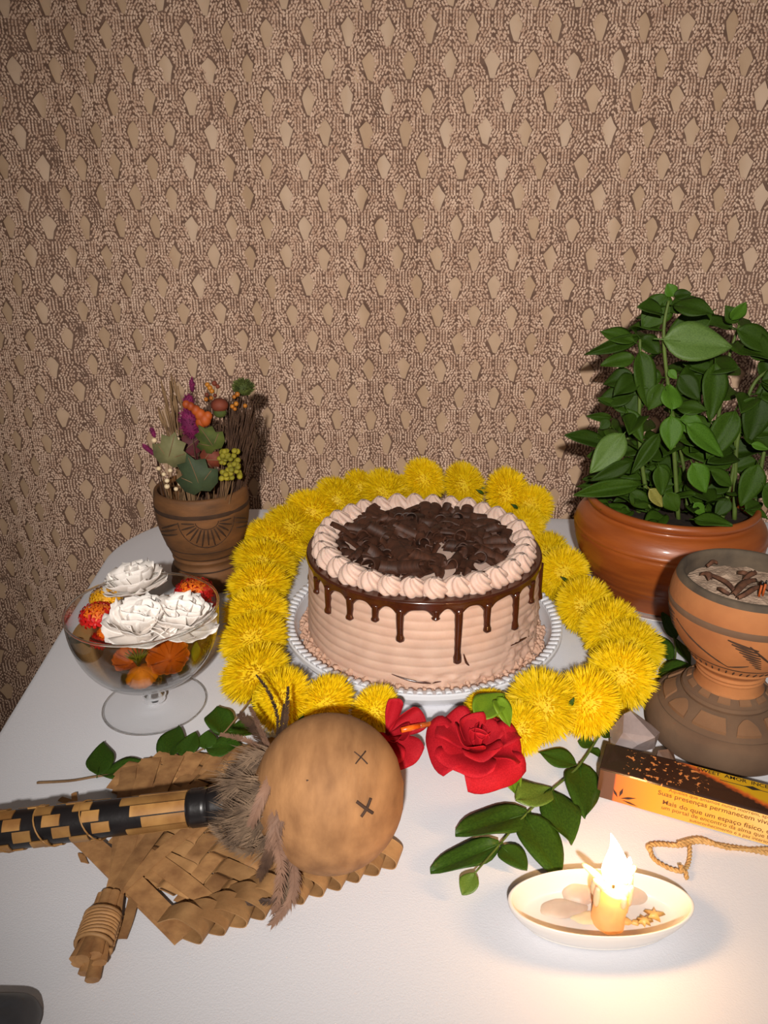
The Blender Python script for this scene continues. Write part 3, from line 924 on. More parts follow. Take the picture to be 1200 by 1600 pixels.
fuzzy('amaranth_spike', 'short pink dried tuft just above the orange pods', 'dried flower', D(295, 625, .83), inV(-.004, .004), (.2, 0, 1), .0075, .013, M_mag, 120)
fuzzy('amaranth_spike', 'slanting magenta spike pointing left over the vase rim', 'dried flower', D(234, 704, .80), inV(-.03, -.008), (-.6, -.1, .6), .0034, .022, M_mag, 90)
fuzzy('amaranth_spike', 'tiny magenta spike above the white buds at the left', 'dried flower', D(239, 676, .81), inV(-.028, 0), (-.25, 0, 1), .003, .014, M_mag, 70)
fuzzy('green_thistle', 'dark green frilled dried head on top of the twig bundle', 'dried flower', D(380, 606, .825), inV(.024, 0), (.15, 0, 1), .0125, .020, M_mossy, 420, .0009)
t = thing('seed_pod_spray', 'knobbly orange dried seed pods beside the magenta celosia', 'seed pods', inV(.002, -.01))
for (x, y, r_) in ((291, 632, .0042), (298, 635, .0044), (306, 641, .0052), (313, 648, .0062), (320, 656, .0068), (314, 660, .006), (325, 650, .0048)):
    m = MB(); c = D(x, y, .79); m.ball(c, r_, 12, 8, (1, .9, 1.1)); part('pod', m, M_orange, t)
m = MB(); stalk(m, inV(.002, -.01), D(318, 664, .792), .001); part('stem', m, M_twig, t)
for lab, pts, ft in (('cluster of amber dried berries at the top middle of the bouquet', [(324, 601), (331, 611), (323, 617), (328, 606), (335, 599), (322, 624), (340, 604), (336, 618), (330, 622)], inV(.006)),
                     ('few amber berries against the green thistle and twigs', [(366, 620), (371, 616), (369, 631), (363, 635), (367, 639), (383, 634)], inV(.02))):
    t = thing('berry_sprig', lab, 'berries', ft)
    for (x, y) in pts:
        m = MB(); c = D(x, y, .80 + rs.uniform(-.005, .005)); m.ball(c, rs.uniform(.0022, .003), 10, 6); part('berry', m, M_amber if rs.random() < .75 else M_rust, t)
    m = MB()
    for (x, y) in pts: stalk(m, D(pts[0][0] + 6, 668, .81), D(x, y + 2, .805), .0005, .002, 4)
    stalk(m, ft, D(pts[0][0] + 6, 668, .81), .0009)
    part('stem', m, M_twig, t)
t = thing('dried_rosebud', 'rust red dried bud with green base under the amber berries', 'dried flower', inV(.01, -.004))
m = MB(); c = D(343, 633, .80); m.ball(c, .0095, 14, 10, (1, .9, .8)); part('bud', m, M_rust, t)
m = MB(); m.ball(c - Vector((0, 0, .008)), .0072, 12, 8, (1, 1, .8)); part('calyx', m, M_mossy, t)
m = MB(); stalk(m, inV(.01, -.004), c - Vector((0, 0, .012)), .0011); part('stem', m, M_twig, t)
def ivy(label, cx, cy, size, Yd, m_, rot, ft):
    t_ = thing('ivy_leaf', label, 'dried leaf', ft)
    out = [(0, -.42), (.22, -.5), (.46, -.34), (.56, -.02), (.34, .08), (.36, .34), (.12, .38), (0, .62), (-.14, .38), (-.38, .36), (-.34, .06), (-.58, -.04), (-.44, -.36), (-.2, -.5)]
    c = D(cx, cy, Yd); R_ = Matrix.Rotation(rot, 4, 'Y')
    m = MB(); vs = []; n = len(out)
    for zz in (-.0004, .0004):
        for (a, b) in out:
            p = R_ @ Vector((a * size, 0, b * size)); vs.append(c + p + Vector((0, zz + .18 * abs(a) * size - .25 * b * b * size, 0)))
        vs.append(c + Vector((0, zz, 0)))
    fs = []
    for i in range(n):
        i2 = (i + 1) % n
        fs += [(i, i2, n), (n + 1 + i2, n + 1 + i, 2 * n + 1), (i2, i, n + 1 + i, n + 1 + i2)]
    m.add(vs, fs); part('blade', m, m_, t_)
    m = MB(); stalk(m, Vector(ft), c + R_ @ Vector((0, .0015, -.4 * size)), .0007); part('stem', m, M_straw, t_)
    m = MB()
    for (a, b) in ((0, .5), (.4, 0), (-.4, 0)):
        pts = [c + R_ @ Vector((a * size * s, -.0009 + .18 * abs(a * s) * size - .25 * (b * s) ** 2 * size, b * size * s - .3 * size * (1 - s))) for s in (0, .35, .7, 1)]
        m.tube(pts, .0004, 4)
    part('vein', m, M_straw, t_)
ivy('pale green dried ivy leaf at the left of the vase', 267, 703, .036, .775, M_ivyp, .35, inV(-.02, -.02))
ivy('dark green dried ivy leaf hanging over the front vase rim', 306, 742, .042, .768, M_ivyd, -.25, inV(-.008, -.025))
ivy('wine red dried leaf behind the two ivy leaves', 292, 700, .034, .80, M_wine, .9, inV(-.008, -.01))
ivy('curled green dried leaf below the orange pods', 326, 686, .030, .785, M_mossy, -.5, inV(.006, -.015))
ivy('brown dried leaf beside the yellow tansy', 330, 718, .024, .785, M_rust, 1.6, inV(.01, -.02))
t = thing('tansy_sprig', 'mustard yellow dried tansy cluster at the front right of the vase', 'dried flower', inV(.02, -.02))
for k in range(46):
    x = 356 + rs.uniform(-15, 16); y = 724 + rs.uniform(-24, 24)
    if y > 724: x += 4
    m = MB(); c = D(x, y, .775 + rs.uniform(-.006, .006)); m.lathe([(0, -.0025), (.0028, -.001), (.0032, .0008), (.002, .002), (0, .0023)], 9, Matrix.Translation(c) @ Matrix.Rotation(rs.uniform(.3, 1.4), 4, 'X')); part('button', m, M_tansy, t)
m = MB()
for k in range(9): stalk(m, inV(.02, -.02), D(356 + rs.uniform(-12, 14), 730 + rs.uniform(-14, 14), .778), .0006, .003)
part('stem', m, M_straw, t)
t = thing('white_bud_sprig', 'sprig of small round white dried buds over the left vase rim', 'dried flower', inV(-.028, -.02))
m2 = MB()
for (x, y) in ((241, 688), (248, 711), (248, 732), (266, 735), (285, 733), (256, 741), (261, 751), (275, 764), (261, 760), (281, 756), (277, 686)):
    c = D(x, y, .778 + rs.uniform(-.004, .006)); m = MB(); m.ball(c, rs.uniform(.0024, .0032), 10, 7, (1, 1, .9)); part('bud', m, M_bud, t)
    stalk(m2, inV(-.026, -.02), c, .0004, .003, 4)
part('stem', m2, M_straw, t)
# ================================================================ footed glass bowl with floating flowers
M_glass = clear_mat('clear_glass', (253, 254, 254), 0.02, 1.5, 1.3)
M_water = clear_mat('infused_water', (232, 204, 162), 0.03, 1.33, 0.9)
M_glassr = mat('solid_glass', (250, 252, 252), 0.02, trans=1.0, spec=.5)
GX, GY = -0.206, 0.577
MG = Matrix.Translation((GX, GY, 0))
glass = thing('dessert_glass', 'clear footed glass bowl filled with floating flowers', 'glass', (GX, GY, 0))
outer = [(.0082, .027), (.016, .0275), (.029, .0315), (.0415, .039), (.0515, .0505), (.0585, .065), (.0625, .081), (.0638, .0995)]
inner = [(.0625, .0995), (.0612, .081), (.0572, .0655), (.0502, .0518), (.0402, .0405), (.0282, .0335), (.0155, .0298), (0, .0290)]
mb = MB(); mb.lathe([(0, .027)] + [(p.x, p.z) for p in smoothpath([(a, 0, b) for a, b in outer], 4)] + [(.0636, .1002), (.0628, .1002)] + [(max(0, p.x), p.z) for p in smoothpath([(a, 0, b) for a, b in inner], 4)], 96, MG)
part('bowl', mb, M_glass, glass)
mb = MB(); mb.lathe([(0, .0275), (.0085, .0275), (.0078, .022), (.0078, .016), (.0095, .013), (.0105, .0105), (.0088, .0075), (.0095, .0058), (0, .0058)], 48, MG)
part('stem', mb, M_glassr, glass)
mb = MB(); mb.lathe([(0, .0062), (.010, .0058), (.02, .0042), (.034, .0028), (.0448, .0022), (.0455, .0014), (.0450, .0006), (.03, .0012), (0, .0022)], 96, MG)
part('foot', mb, clear_mat('thin_foot_glass', (254, 254, 254), 0.02, 1.5, .45), glass)
mb = MB(); mb.lathe([(.0632 + .0011 * math.cos(2 * PI * k / 10), .1000 + .0011 * math.sin(2 * PI * k / 10)) for k in range(10)], 96, MG, closed=True)
part('rim', mb, M_glassr, glass)
mb = MB(); mb.lathe([(.0450 + .0010 * math.cos(2 * PI * k / 10), .0016 + .0009 * math.sin(2 * PI * k / 10)) for k in range(10)], 96, MG, closed=True)
part('foot_edge', mb, M_glassr, glass)
wz = .079
wat = [(0, .0298)] + [(max(0, p.x - .0006), p.z + .0004) for p in reversed(smoothpath([(a, 0, b) for a, b in inner], 4)) if p.z < wz - .001] + [(.0596, wz - .0006), (.0602, wz), (0, wz)]
mb = MB(); mb.lathe(wat, 80, MG)
solo('water', mb, M_water, 'amber tinted water standing in the glass bowl', 'water', (GX, GY, .03), angle=40)

M_petalw = mat('white_petal', (252, 246, 240), 0.6, (246, 236, 228), 60, translucent=0.12, rnd=.04, sss=0)
def ruffled(seed, name='petal'):
    r_ = random.Random(seed); p1, p2 = r_.uniform(0, 6), r_.uniform(0, 6)
    def f(u, v):
        s = (u - .5) * 2; t = v
        w = .22 + .95 * math.sin(min(1, t * .95) * PI * .55) ** 1.1
        rim = max(0, t - .55) / .45
        x = s * .5 * w
        y = t * (1 - .13 * s * s) + .03 * rim * math.sin(s * 9 + p1)
        z = .30 * t * t + .16 * s * s * t + rim * .05 * math.sin(s * 4 + p1) + .012 * math.sin(s * 9 + p2) * rim
        return Vector((x, y, z))
    m = MB(); m.slab(f, lambda u, v: (0, 0, 1), 12, 7, .010)
    return m.mesh(name)
WPM = [ruffled(s) for s in range(5)]
rs = random.Random(31)
FLO = [((214, 912), .0285, 'white ruffled flower floating highest at the back of the glass bowl', 1.0), ((218, 976), .029, 'white ruffled flower floating at the front of the glass bowl', 1.0), ((282, 968), .0285, 'white ruffled flower floating at the right side of the glass bowl', 1.0)]
for (px, R, lab, sc) in FLO:
    c = T(px[0], px[1] + 6, wz + .010)
    fl_ = thing('white_flower', lab, 'flower', c - Vector((0, 0, .012)), 'white flowers in the glass bowl')
    tilt = Matrix.Rotation(rs.uniform(-.25, .25) + .2, 4, 'X') @ Matrix.Rotation(rs.uniform(-.25, .25), 4, 'Y')
    for ring_, (n, el, L) in enumerate(((6, .0, 1.0), (5, .3, 1.0), (5, .62, .92), (4, .95, .78), (3, 1.25, .6))):
        for k in range(n):
            a = 2 * PI * (k + rs.uniform(-.2, .2)) / n + ring_ * .5
            Mx = Matrix.Translation(c + Vector((0, 0, .0006 * ring_ - .004))) @ tilt @ Matrix.Rotation(a, 4, 'Z') @ Matrix.Rotation(el + rs.uniform(-.12, .12), 4, 'X') @ Matrix.Diagonal((R * L * 1.15, R * L, R * L, 1))
            piece('petal', WPM[rs.randrange(5)], M_petalw, fl_, Mx)
    mb = MB(); mb.tube([c + Vector((0, 0, -.003)), c + Vector((0, 0, -.011))], [.006, .002], 8); part('calyx', mb, M_stem, fl_)

M_lred = mat('lantana_red', (206, 28, 18), 0.5, (176, 16, 20), 120, rnd=.15)
M_lora = mat('lantana_orange', (226, 116, 20), 0.5, (206, 88, 12), 120, rnd=.1)
M_lyel = mat('lantana_yellow', (238, 178, 24), 0.5, (222, 150, 14), 120, rnd=.1)
flr = MB()
for k in range(5):
    a = 2 * PI * k / 5
    flr.add([(0, 0, 0), (.42 * math.cos(a - .5), .42 * math.sin(a - .5), .12), (1.0 * math.cos(a - .3), 1.0 * math.sin(a - .3), .05), (1.08 * math.cos(a), 1.08 * math.sin(a), -.02), (1.0 * math.cos(a + .3), 1.0 * math.sin(a + .3), .05), (.42 * math.cos(a + .5), .42 * math.sin(a + .5), .12)], [(0, 1, 2, 3, 4, 5)])
flr.tube([(0, 0, -.9), (0, 0, 0)], [.15, .28], 5)
flo_m = {}
for nm, m_ in (('r', M_lred), ('o', M_lora), ('y', M_lyel)):
    me_ = flr.mesh('floret', smooth=False); me_.materials.append(m_); flo_m[nm] = me_
def lantana(label, c, R, mix, n=34, up=(0, -.2, 1)):
    t_ = thing('lantana_cluster', label, 'flower', c - Vector((0, 0, R * .6)))
    q = Vector(up).to_track_quat('Z', 'Y').to_matrix().to_4x4()
    for k in range(n):
        ph = math.acos(1 - (k + .5) / n * 1.0); th = 2.39996 * k
        d0 = q @ Vector((math.sin(ph) * math.cos(th), math.sin(ph) * math.sin(th), math.cos(ph)))
        d0 = Vector(d0[:3])
        inner_ = k / n
        ch = mix[0] if inner_ < .3 else mix[1]
        s = R * .30 * rs.uniform(.8, 1.1)
        Mx = Matrix.Translation(c + Vector((d0.x * R, d0.y * R, d0.z * R * .6))) @ d0.to_track_quat('Z', 'Y').to_matrix().to_4x4() @ Matrix.Rotation(rs.uniform(0, 6), 4, 'Z') @ Matrix.Scale(s, 4)
        piece('floret', flo_m[ch], None, t_, Mx)
    mb = MB(); mb.ball(c - Vector((0, 0, R * .05)), R * .9, 14, 8, (1, 1, .58)); part('flower_core', mb, {'r': M_lred, 'o': M_lora, 'y': M_lyel}[mix[1]], t_)
def pt(x, y, z): return T(x, y, z)
lantana('red and orange lantana cluster at the left edge of the glass bowl', pt(153, 962, wz + .003), .0155, 'or')
lantana('red and orange lantana cluster behind the right white flower', pt(304, 926, wz + .003), .0180, 'or')
lantana('small red lantana cluster at the right edge of the glass bowl', pt(324, 952, wz + .001), .0095, 'rr', 22)
lantana('golden yellow lantana cluster at the back left of the glass bowl', pt(166, 934, wz + .001), .0145, 'yy')
lantana('dark red lantana cluster sunk at the left under the water', pt(160, 1000, wz - .010), .0105, 'rr', 24)
lantana('orange lantana cluster floating between the red cluster and front white flower', pt(168, 988, wz + .000), .0085, 'oo', 20)
def deep_flower(label, c, R, m_, n, up, name='submerged_flower'):
    t_ = thing(name, label, 'flower', c)
    q = Vector(up).to_track_quat('Z', 'Y').to_matrix().to_4x4()
    for k in range(n):
        Mx = Matrix.Translation(c) @ q @ Matrix.Rotation(2 * PI * k / n, 4, 'Z') @ Matrix.Rotation(.35, 4, 'X') @ Matrix.Diagonal((R * .7, R, R, 1))
        piece('petal', WPM[k % len(WPM)], m_, t_, Mx)
    return t_
WPM2 = [ruffled(s + 20) for s in range(3)]; WPM_keep = WPM
WPM = WPM2
for m_ in WPM: m_.materials.append(M_lyel)
df = deep_flower('yellow flower turned upside down under the water with its green calyx up', Vector((GX - .003, GY - .018, .050)), .0165, M_lyel, 9, (0, .3, -1))
for k in range(14):
    a = 2 * PI * k / 14
    c = Vector((GX - .003, GY - .020, .054))
    mb = MB(); mb.tube([c, c + Vector((.004 * math.cos(a), .004 * math.sin(a), .008)), c + Vector((.010 * math.cos(a), .010 * math.sin(a), .013))], [.0011, .0009, .0003], 5); part('sepal', mb, M_lime, df)
WPM = [ruffled(s + 30) for s in range(3)]
M_amb = mat('amber_petal', (206, 130, 44), 0.5, (182, 104, 30), 60)
for m_ in WPM: m_.materials.append(M_amb)
deep_flower('large orange petalled flower under the water at the right', Vector((GX + .020, GY - .006, .050)), .022, M_lora, 7, (.1, -.7, .9))
deep_flower('pale orange flower resting low in the bowl of the glass', Vector((GX - .016, GY + .002, .042)), .017, M_lora, 6, (-.2, -.5, 1))
mb = MB(); mb.slab(lambda u, v: Vector((GX + .043 + .004 * math.sin(PI * v) * (u - .5) * 2, GY - .012 + .012 * v, .052 + .014 * v)), lambda u, v: (.5, -.7, .4), 4, 8, .0006)
solo('leaf_strip', mb, M_lime, 'narrow lime green leaf strip under the water at the right of the glass', 'leaf', (GX + .043, GY - .006, .052))
# ================================================================ woven palm fan
M_palm = mat('dry_palm', (182, 138, 90), 0.62, (146, 106, 66), 45, rnd=.22, stretch=(1, 1, 1), bump=.35, bscale=220)
M_palm2 = mat('palm_grain', (172, 128, 82), 0.65, (136, 96, 60), 80, rnd=.18, bump=.3, bscale=260)
fan = thing('palm_fan', 'woven dry palm leaf hand fan with folded edge and bound handle', 'fan', (-.11, .42, 0))
def ribbon(pts, w, side, th=.0007, dome=.0003, n=None):
    """flat strip along pts; side = across direction(s)"""
    P = [Vector(p) for p in pts]; m = MB()
    S = side if isinstance(side, list) else [Vector(side)] * len(P)
    W = w if isinstance(w, list) else [w] * len(P)
    k = len(P) - 1
    def f(u, v):
        i = min(k, int(round(v * k)))
        return P[i] + S[i].normalized() * (u - .5) * W[i] + Vector((0, 0, dome * (1 - (2*u-1)**2)))
    def nf(u, v):
        i = min(k, int(round(v * k)))
        t_ = (P[min(i+1, k)] - P[max(i-1, 0)]).normalized()
        nn = S[i].normalized().cross(t_)
        return nn if nn.length > .1 else Vector((0, 0, 1))
    m.slab(f, nf, 4, k, th)
    return m
FPOLY = [T(186, 1212), T(232, 1190), T(300, 1185), T(392, 1170), T(470, 1160), T(560, 1225), T(610, 1308), T(560, 1346), T(440, 1392), T(318, 1440), T(240, 1390), T(178, 1330)]
FP2 = [(p.x, p.y) for p in FPOLY]
a_dir = Vector((math.cos(math.radians(66)), math.sin(math.radians(66)), 0))
b_dir = Vector((math.cos(math.radians(-26)), math.sin(math.radians(-26)), 0))
O = Vector((-.10, .43, 0)); SW = .0132
det = a_dir.x * b_dir.y - a_dir.y * b_dir.x
def weave(d1, d2, over_phase, i):
    """segments of strip i running along d1 at offset i*SW along d2"""
    runs = []; cur = []
    for k in range(-120, 121):
        s = k * SW / 8
        p = O + d2 * (i * SW) + d1 * s
        if inside((p.x, p.y), FP2): cur.append((s, p))
        else:
            if len(cur) > 8: runs.append(cur)
            cur = []
    if len(cur) > 8: runs.append(cur)
    return runs
def zmod(s, i, kind):
    j = math.floor(s / SW + .5)
    def over(jj): return ((i + jj) % 4 < 2) if kind == 0 else ((jj + i) % 4 >= 2)
    fr = s / SW + .5 - j
    h = 1.0 if over(j) else -1.0
    if fr < .18: hp = 1.0 if over(j - 1) else -1.0; h = hp + (h - hp) * (.5 + fr / .36)
    elif fr > .82: hn = 1.0 if over(j + 1) else -1.0; h = h + (hn - h) * ((fr - .82) / .36)
    return h
for kind, (d1, d2) in enumerate(((a_dir, b_dir), (b_dir, a_dir))):
    for i in range(-12, 13):
        for run in weave(d1, d2, 0, i):
            pts = [p + Vector((0, 0, .0048 + .0019 * zmod(s, i, kind))) for s, p in run]
            part('woven_strip', ribbon(pts, SW * .90, d2), M_palm if kind else M_palm2, fan, angle=50)
# folded loops along the lower right edge
E0, E1 = T(300, 1466), T(626, 1340)
nl = 11
rs = random.Random(8)
for k in range(nl):
    c = E0 + (E1 - E0) * ((k + .35) / nl)
    ed = (E1 - E0).normalized(); inn = Vector((-ed.y, ed.x, 0))
    d = (b_dir * .55 + ed * .35).normalized() if k % 2 else (ed * .2 - inn * .9).normalized()
    d = Vector((.93, -.30 + rs.uniform(-.12, .12), 0)).normalized()
    sd = Vector((-d.y, d.x, 0))
    hh = rs.uniform(.0125, .0150)
    path = [c - d * .026 + Vector((0, 0, .006)), c - d * .012 + Vector((0, 0, hh + .001)), c - d * .002 + Vector((0, 0, hh)), c + d * .0052 + Vector((0, 0, hh * .75)), c + d * .0070 + Vector((0, 0, hh * .45)), c + d * .0040 + Vector((0, 0, .0018)), c - d * .006 + Vector((0, 0, .0010)), c - d * .02 + Vector((0, 0, .0022))]
    sp = smoothpath(path, 4)
    part('folded_edge', ribbon(sp, rs.uniform(.0125, .0145), sd, .0007, 0), M_palm, fan, angle=50)
# small folds at the upper edge
for k in range(6):
    c = T(212 + 34 * k, 1203 - 5 * k)
    d = Vector((.25, .95, 0)).normalized(); sd = Vector((d.y, -d.x, 0))
    sp = smoothpath([c - d * .03 + Vector((0, 0, .0066)), c - d * .01 + Vector((0, 0, .0078)), c + Vector((0, 0, .0066)), c + d * .003 + Vector((0, 0, .0035)), c - d * .004 + Vector((0, 0, .0012))], 4)
    part('folded_edge', ribbon(sp, .0118, sd, .0007, 0), M_palm2, fan, angle=50)
# broad border strips crossing to the lower apex
for (a, b, w, z0, z1) in (((117, 1308), (292, 1468), .0150, .0075, .0042), ((225, 1345), (352, 1440), .0125, .0078, .0065), ((130, 1325), (280, 1474), .0080, .0035, .0015)):
    p, q = T(a[0], a[1], 0), T(b[0], b[1], 0)
    d = (q - p).normalized(); sd = Vector((-d.y, d.x, 0))
    pts = [p + (q - p) * t_ / 12 + Vector((0, 0, z0 + (z1 - z0) * t_ / 12 + .0012 * math.sin(PI * t_ / 12))) for t_ in range(13)]
    part('border_strip', ribbon(pts, [w * (.8 + .2 * math.sin(PI * min(1, .15 + t_ / 13))) for t_ in range(13)], sd), M_palm2, fan, angle=50)
# handle: strips run together into a bound bundle
hb, he = T(164, 1425, .0085), T(133, 1515, .0085)
hd = (he - hb).normalized(); hs = Vector((-hd.y, hd.x, 0))
for k, (x, y, w) in enumerate(((203, 1212, .0125), (238, 1198, .0155), (276, 1194, .014), (300, 1240, .012), (322, 1290, .010))):
    top = T(x, y, 0) + Vector((0, 0, .0082)); bot = hb + hs * (.0055 - .0028 * k) + Vector((0, 0, .001 * (k % 2)))
    mid = (top + bot) / 2 + Vector((0, 0, .002))
    sp = smoothpath([top, mid, bot, bot + hd * .012], 5)
    dd = (bot - top).normalized(); sd = Vector((-dd.y, dd.x, 0))
    part('handle_strip', ribbon(sp, [w + (.0085 - w) * i / (len(sp) - 1) for i in range(len(sp))], sd), M_palm2, fan, angle=50)
rs = random.Random(4)
for k in range(7):
    a = 2 * PI * k / 7
    off = hs * .0052 * math.cos(a) + Vector((0, 0, .0046 * math.sin(a)))
    e = he + off * 1.35 + hd * rs.uniform(-.006, .004)
    m = MB(); m.tube([hb + off - hd * .012, hb + off * .9, (hb + e) / 2 + off * .1, e], [.0034, .0040, .0042, .0044], 8, flat=.7)
    part('handle_stalk', m, M_palm2, fan, angle=60)
for k in range(9):
    c = hb + hd * (.003 + .0024 * k); n = 22; ph = rs.uniform(-.15, .15)
    m = MB(); m.tube([c + hs * (.0108 * math.cos(2*PI*i/n)) + Vector((0, 0, .0094 * math.sin(2*PI*i/n) - .0002)) + hd * (.0022 * i / n + ph * .008 * math.cos(2*PI*i/n)) for i in range(n + 1)], .0014, 6)
    part('binding_cord', m, M_palm, fan)
for (pp, w) in (([(212, 1402, .004), (202, 1440, .003), (190, 1470, .0015)], .0068), ([(95, 1253, .003), (112, 1260, .004), (128, 1266, .004)], .0045), ([(117, 1246, .004), (118, 1258, .004), (120, 1275, .004)], .004), ([(140, 1343, .002), (128, 1338, .002), (133, 1352, .002)], .006)):
    P = [T(x, y, 0) + Vector((0, 0, z)) for x, y, z in pp]; d = (P[-1] - P[0]).normalized()
    part('loose_strip', ribbon(smoothpath(P, 3), w, Vector((-d.y, d.x, 0))), M_palm2, fan, angle=50)

# ================================================================ gourd rattle lying on the fan
M_gourd = mat('gourd_shell', (168, 122, 80), 0.72, (120, 82, 52), 55, detail=9, lo=.32, hi=.8, bump=.35, bscale=220, spec=.2, stretch=(1.6, .45, 1))
M_burn = mat('burnt_mark', (72, 48, 34), 0.8, (52, 34, 24), 90)
M_tape = mat('black_bark', (30, 25, 26), 0.35, (20, 17, 18), 40, bump=.3, bscale=120, spec=.5)
M_slat = mat('bamboo_slat', (172, 128, 72), 0.45, (134, 92, 48), 50, rnd=.22, spec=.45)
M_down = mat('down_feather', (134, 110, 88), 0.85, (88, 70, 56), 70, rnd=.25, translucent=.2)
M_quill = mat('dark_feather', (88, 64, 48), 0.7, (60, 42, 32), 60, rnd=.25)
M_fpink = mat('tan_feather', (138, 104, 84), 0.7, (104, 76, 60), 60, rnd=.15)
GC = T(515, 1237, .060)
HE = T(-110, 1312, .030)
ax = (HE - GC).normalized()
rat = thing('gourd_rattle', 'round gourd rattle with feathers and a black wrapped bamboo handle', 'rattle', Vector((GC.x, GC.y, .008)))
qz = ax.to_track_quat('Z', 'Y').to_matrix().to_4x4()
MGd = Matrix.Translation(GC) @ qz
GR = .0505
prof = [(0.0, -.0492)]
for k in range(1, 40):
    s = -.0492 + .1 * k / 40
    r = GR * math.sqrt(max(0, 1 - (s / .0492) ** 2)) if s < .0492 else 0
    if s > .03: r = max(r, .0365 - (s - .03) * 1.05)
    prof.append((r, s))
prof += [(.0145, .0515), (.0130, .058), (.0125, .066)]
mb = MB(); mb.lathe(prof, 72, MGd, lambda r, z, a: (r * (1 + .012 * noise.noise((math.cos(a), math.sin(a), z * 20))), z), cap1=True)
gd = part('gourd', mb, M_gourd, rat)
def on_gourd(x, y, lift=.0002):
    d = ray(x, y).normalized(); o_ = cam.location - GC
    b = o_.dot(d); c = o_.dot(o_) - (GR * .992) ** 2; disc = max(0, b * b - c)
    p = cam.location + d * (-b - math.sqrt(disc)); n = (p - GC).normalized()
    return p + n * lift
mb = MB()
for (pts, w) in (([(557, 1252), (570, 1262), (582, 1270)], .0011), ([(579, 1247), (573, 1262), (564, 1276)], .0010), ([(553, 1175), (563, 1183), (574, 1194)], .0005), ([(571, 1174), (563, 1184), (555, 1194)], .0005)):
    sp = smoothpath([on_gourd(x, y) for x, y in pts], 5); mb.tube(sp, w, 6)
part('burnt_cross', mb, M_burn, gd, label='two burnt x marks')
mb = MB(); c = on_gourd(484, 1219, -.0022); mb.ball(c, .0029, 12, 8, (1.8, 1, .9)); part('dark_spot', mb, M_burn, gd)
# handle shaft with woven slats
S0, S1 = .058, (HE - GC).length
def hp(s, a, r):
    p = qz @ Vector((r * math.cos(a), r * math.sin(a), s)); return GC + Vector(p[:3])
def hr(s): return .0108 + .0024 * (s - S0) / (S1 - S0)
mb = MB(); mb.grid(lambda u, v: hp(S0 + (S1 - S0) * v, 2*PI*u, hr(S0 + (S1 - S0) * v)), 28, 30, closed_u=True)
mb.f.append(tuple(range(30 * 28, 31 * 28)))
shaft = part('handle_shaft', mb, M_tape, rat)
def patch(s0, s1, a0, a1, lift, n=5):
    m = MB()
    def f(u, v):
        s = s0 + (s1 - s0) * v; return hp(s, a0 + (a1 - a0) * u, hr(s) + lift * .5)
    def nf(u, v):
        return (f(u, v) - hp(s0 + (s1 - s0) * v, 0, 0)).normalized()
    m.slab(f, nf, n, 3, lift)
    return m
sa = S0 + .058          # slats near the gourd end are long, further on they are woven short
NA = 10; da = 2 * PI / NA
for i in range(NA):
    off = ((i * 4) % 10) / 10.0
    part('bamboo_slat', patch(S0 + .035, sa + .018 * (.3 + off), i * da + .03, (i + 1) * da - .04, .0008), M_slat, shaft, angle=40)
    s = sa + .026 + .022 * ((i * 3.0 % 10) / 10)
    while s < S1 - .02:
        part('bamboo_slat', patch(s, s + .0115, i * da + .03, (i + 1) * da - .04, .0009), M_slat, shaft, angle=40)
        s += .0255
for (s0, s1) in ((S0 + .008, S0 + .0215), (S0 + .0220, S0 + .0345)):
    mb = MB(); mb.grid(lambda u, v: hp(s0 + (s1 - s0) * v, 2*PI*u, hr(s0) + .0014 * (1 if .05 < v < .95 else .3)), 32, 8, closed_u=True)
    part('binding_band', mb, M_tape, shaft)
for s0 in (S0 + .098, S0 + .128, S0 + .158, S0 + .19):
    mb = MB(); mb.tube([hp(s0 + .006 * math.sin(a_) , a_, hr(s0) + .0009) for a_ in [2*PI*i/24 for i in range(25)]], .0006, 5)
    part('thin_cord', mb, M_slat, shaft)
# feathers
def feather(path, w, rough=.25, seed=0, nb=84):
    """curved quill with many fine separate barbs on both sides"""
    r_ = random.Random(seed); sp = smoothpath(path, 10); n = len(sp) - 1; m = MB()
    view = Vector((0, -.55, .8)); up = Vector((0, 0, .0003))
    m.tube(sp, [.00055 * (1 - .75 * i / n) for i in range(n + 1)], 5)
    for b in range(nb):
        v = .10 + .88 * b / nb
        for sg in (-1, 1):
            for q_ in range(2):
                vv = min(.995, v + r_.uniform(-.02, .02)); x = vv * n; i = int(x); p = sp[i] + (sp[min(i+1, n)] - sp[i]) * (x - i)
                t_ = (sp[min(i+1, n)] - sp[max(i-1, 0)]).normalized(); sd = t_.cross(view).normalized()
                ww = w * .62 * math.sin(PI * min(.97, .12 + .85 * vv)) ** .5 * (1 + r_.uniform(-rough, rough))
                e = p + sd * sg * ww + t_ * ww * r_.uniform(1.2, 2.6) + view * r_.uniform(-.25, .25) * ww * (1 + rough)
                k = (p + e) / 2 + t_ * ww * -.08
                h = t_ * .0006
                m.add([p - h, p + h, k + h, k - h, e], [(0, 1, 2, 3), (3, 2, 4)])
    return m
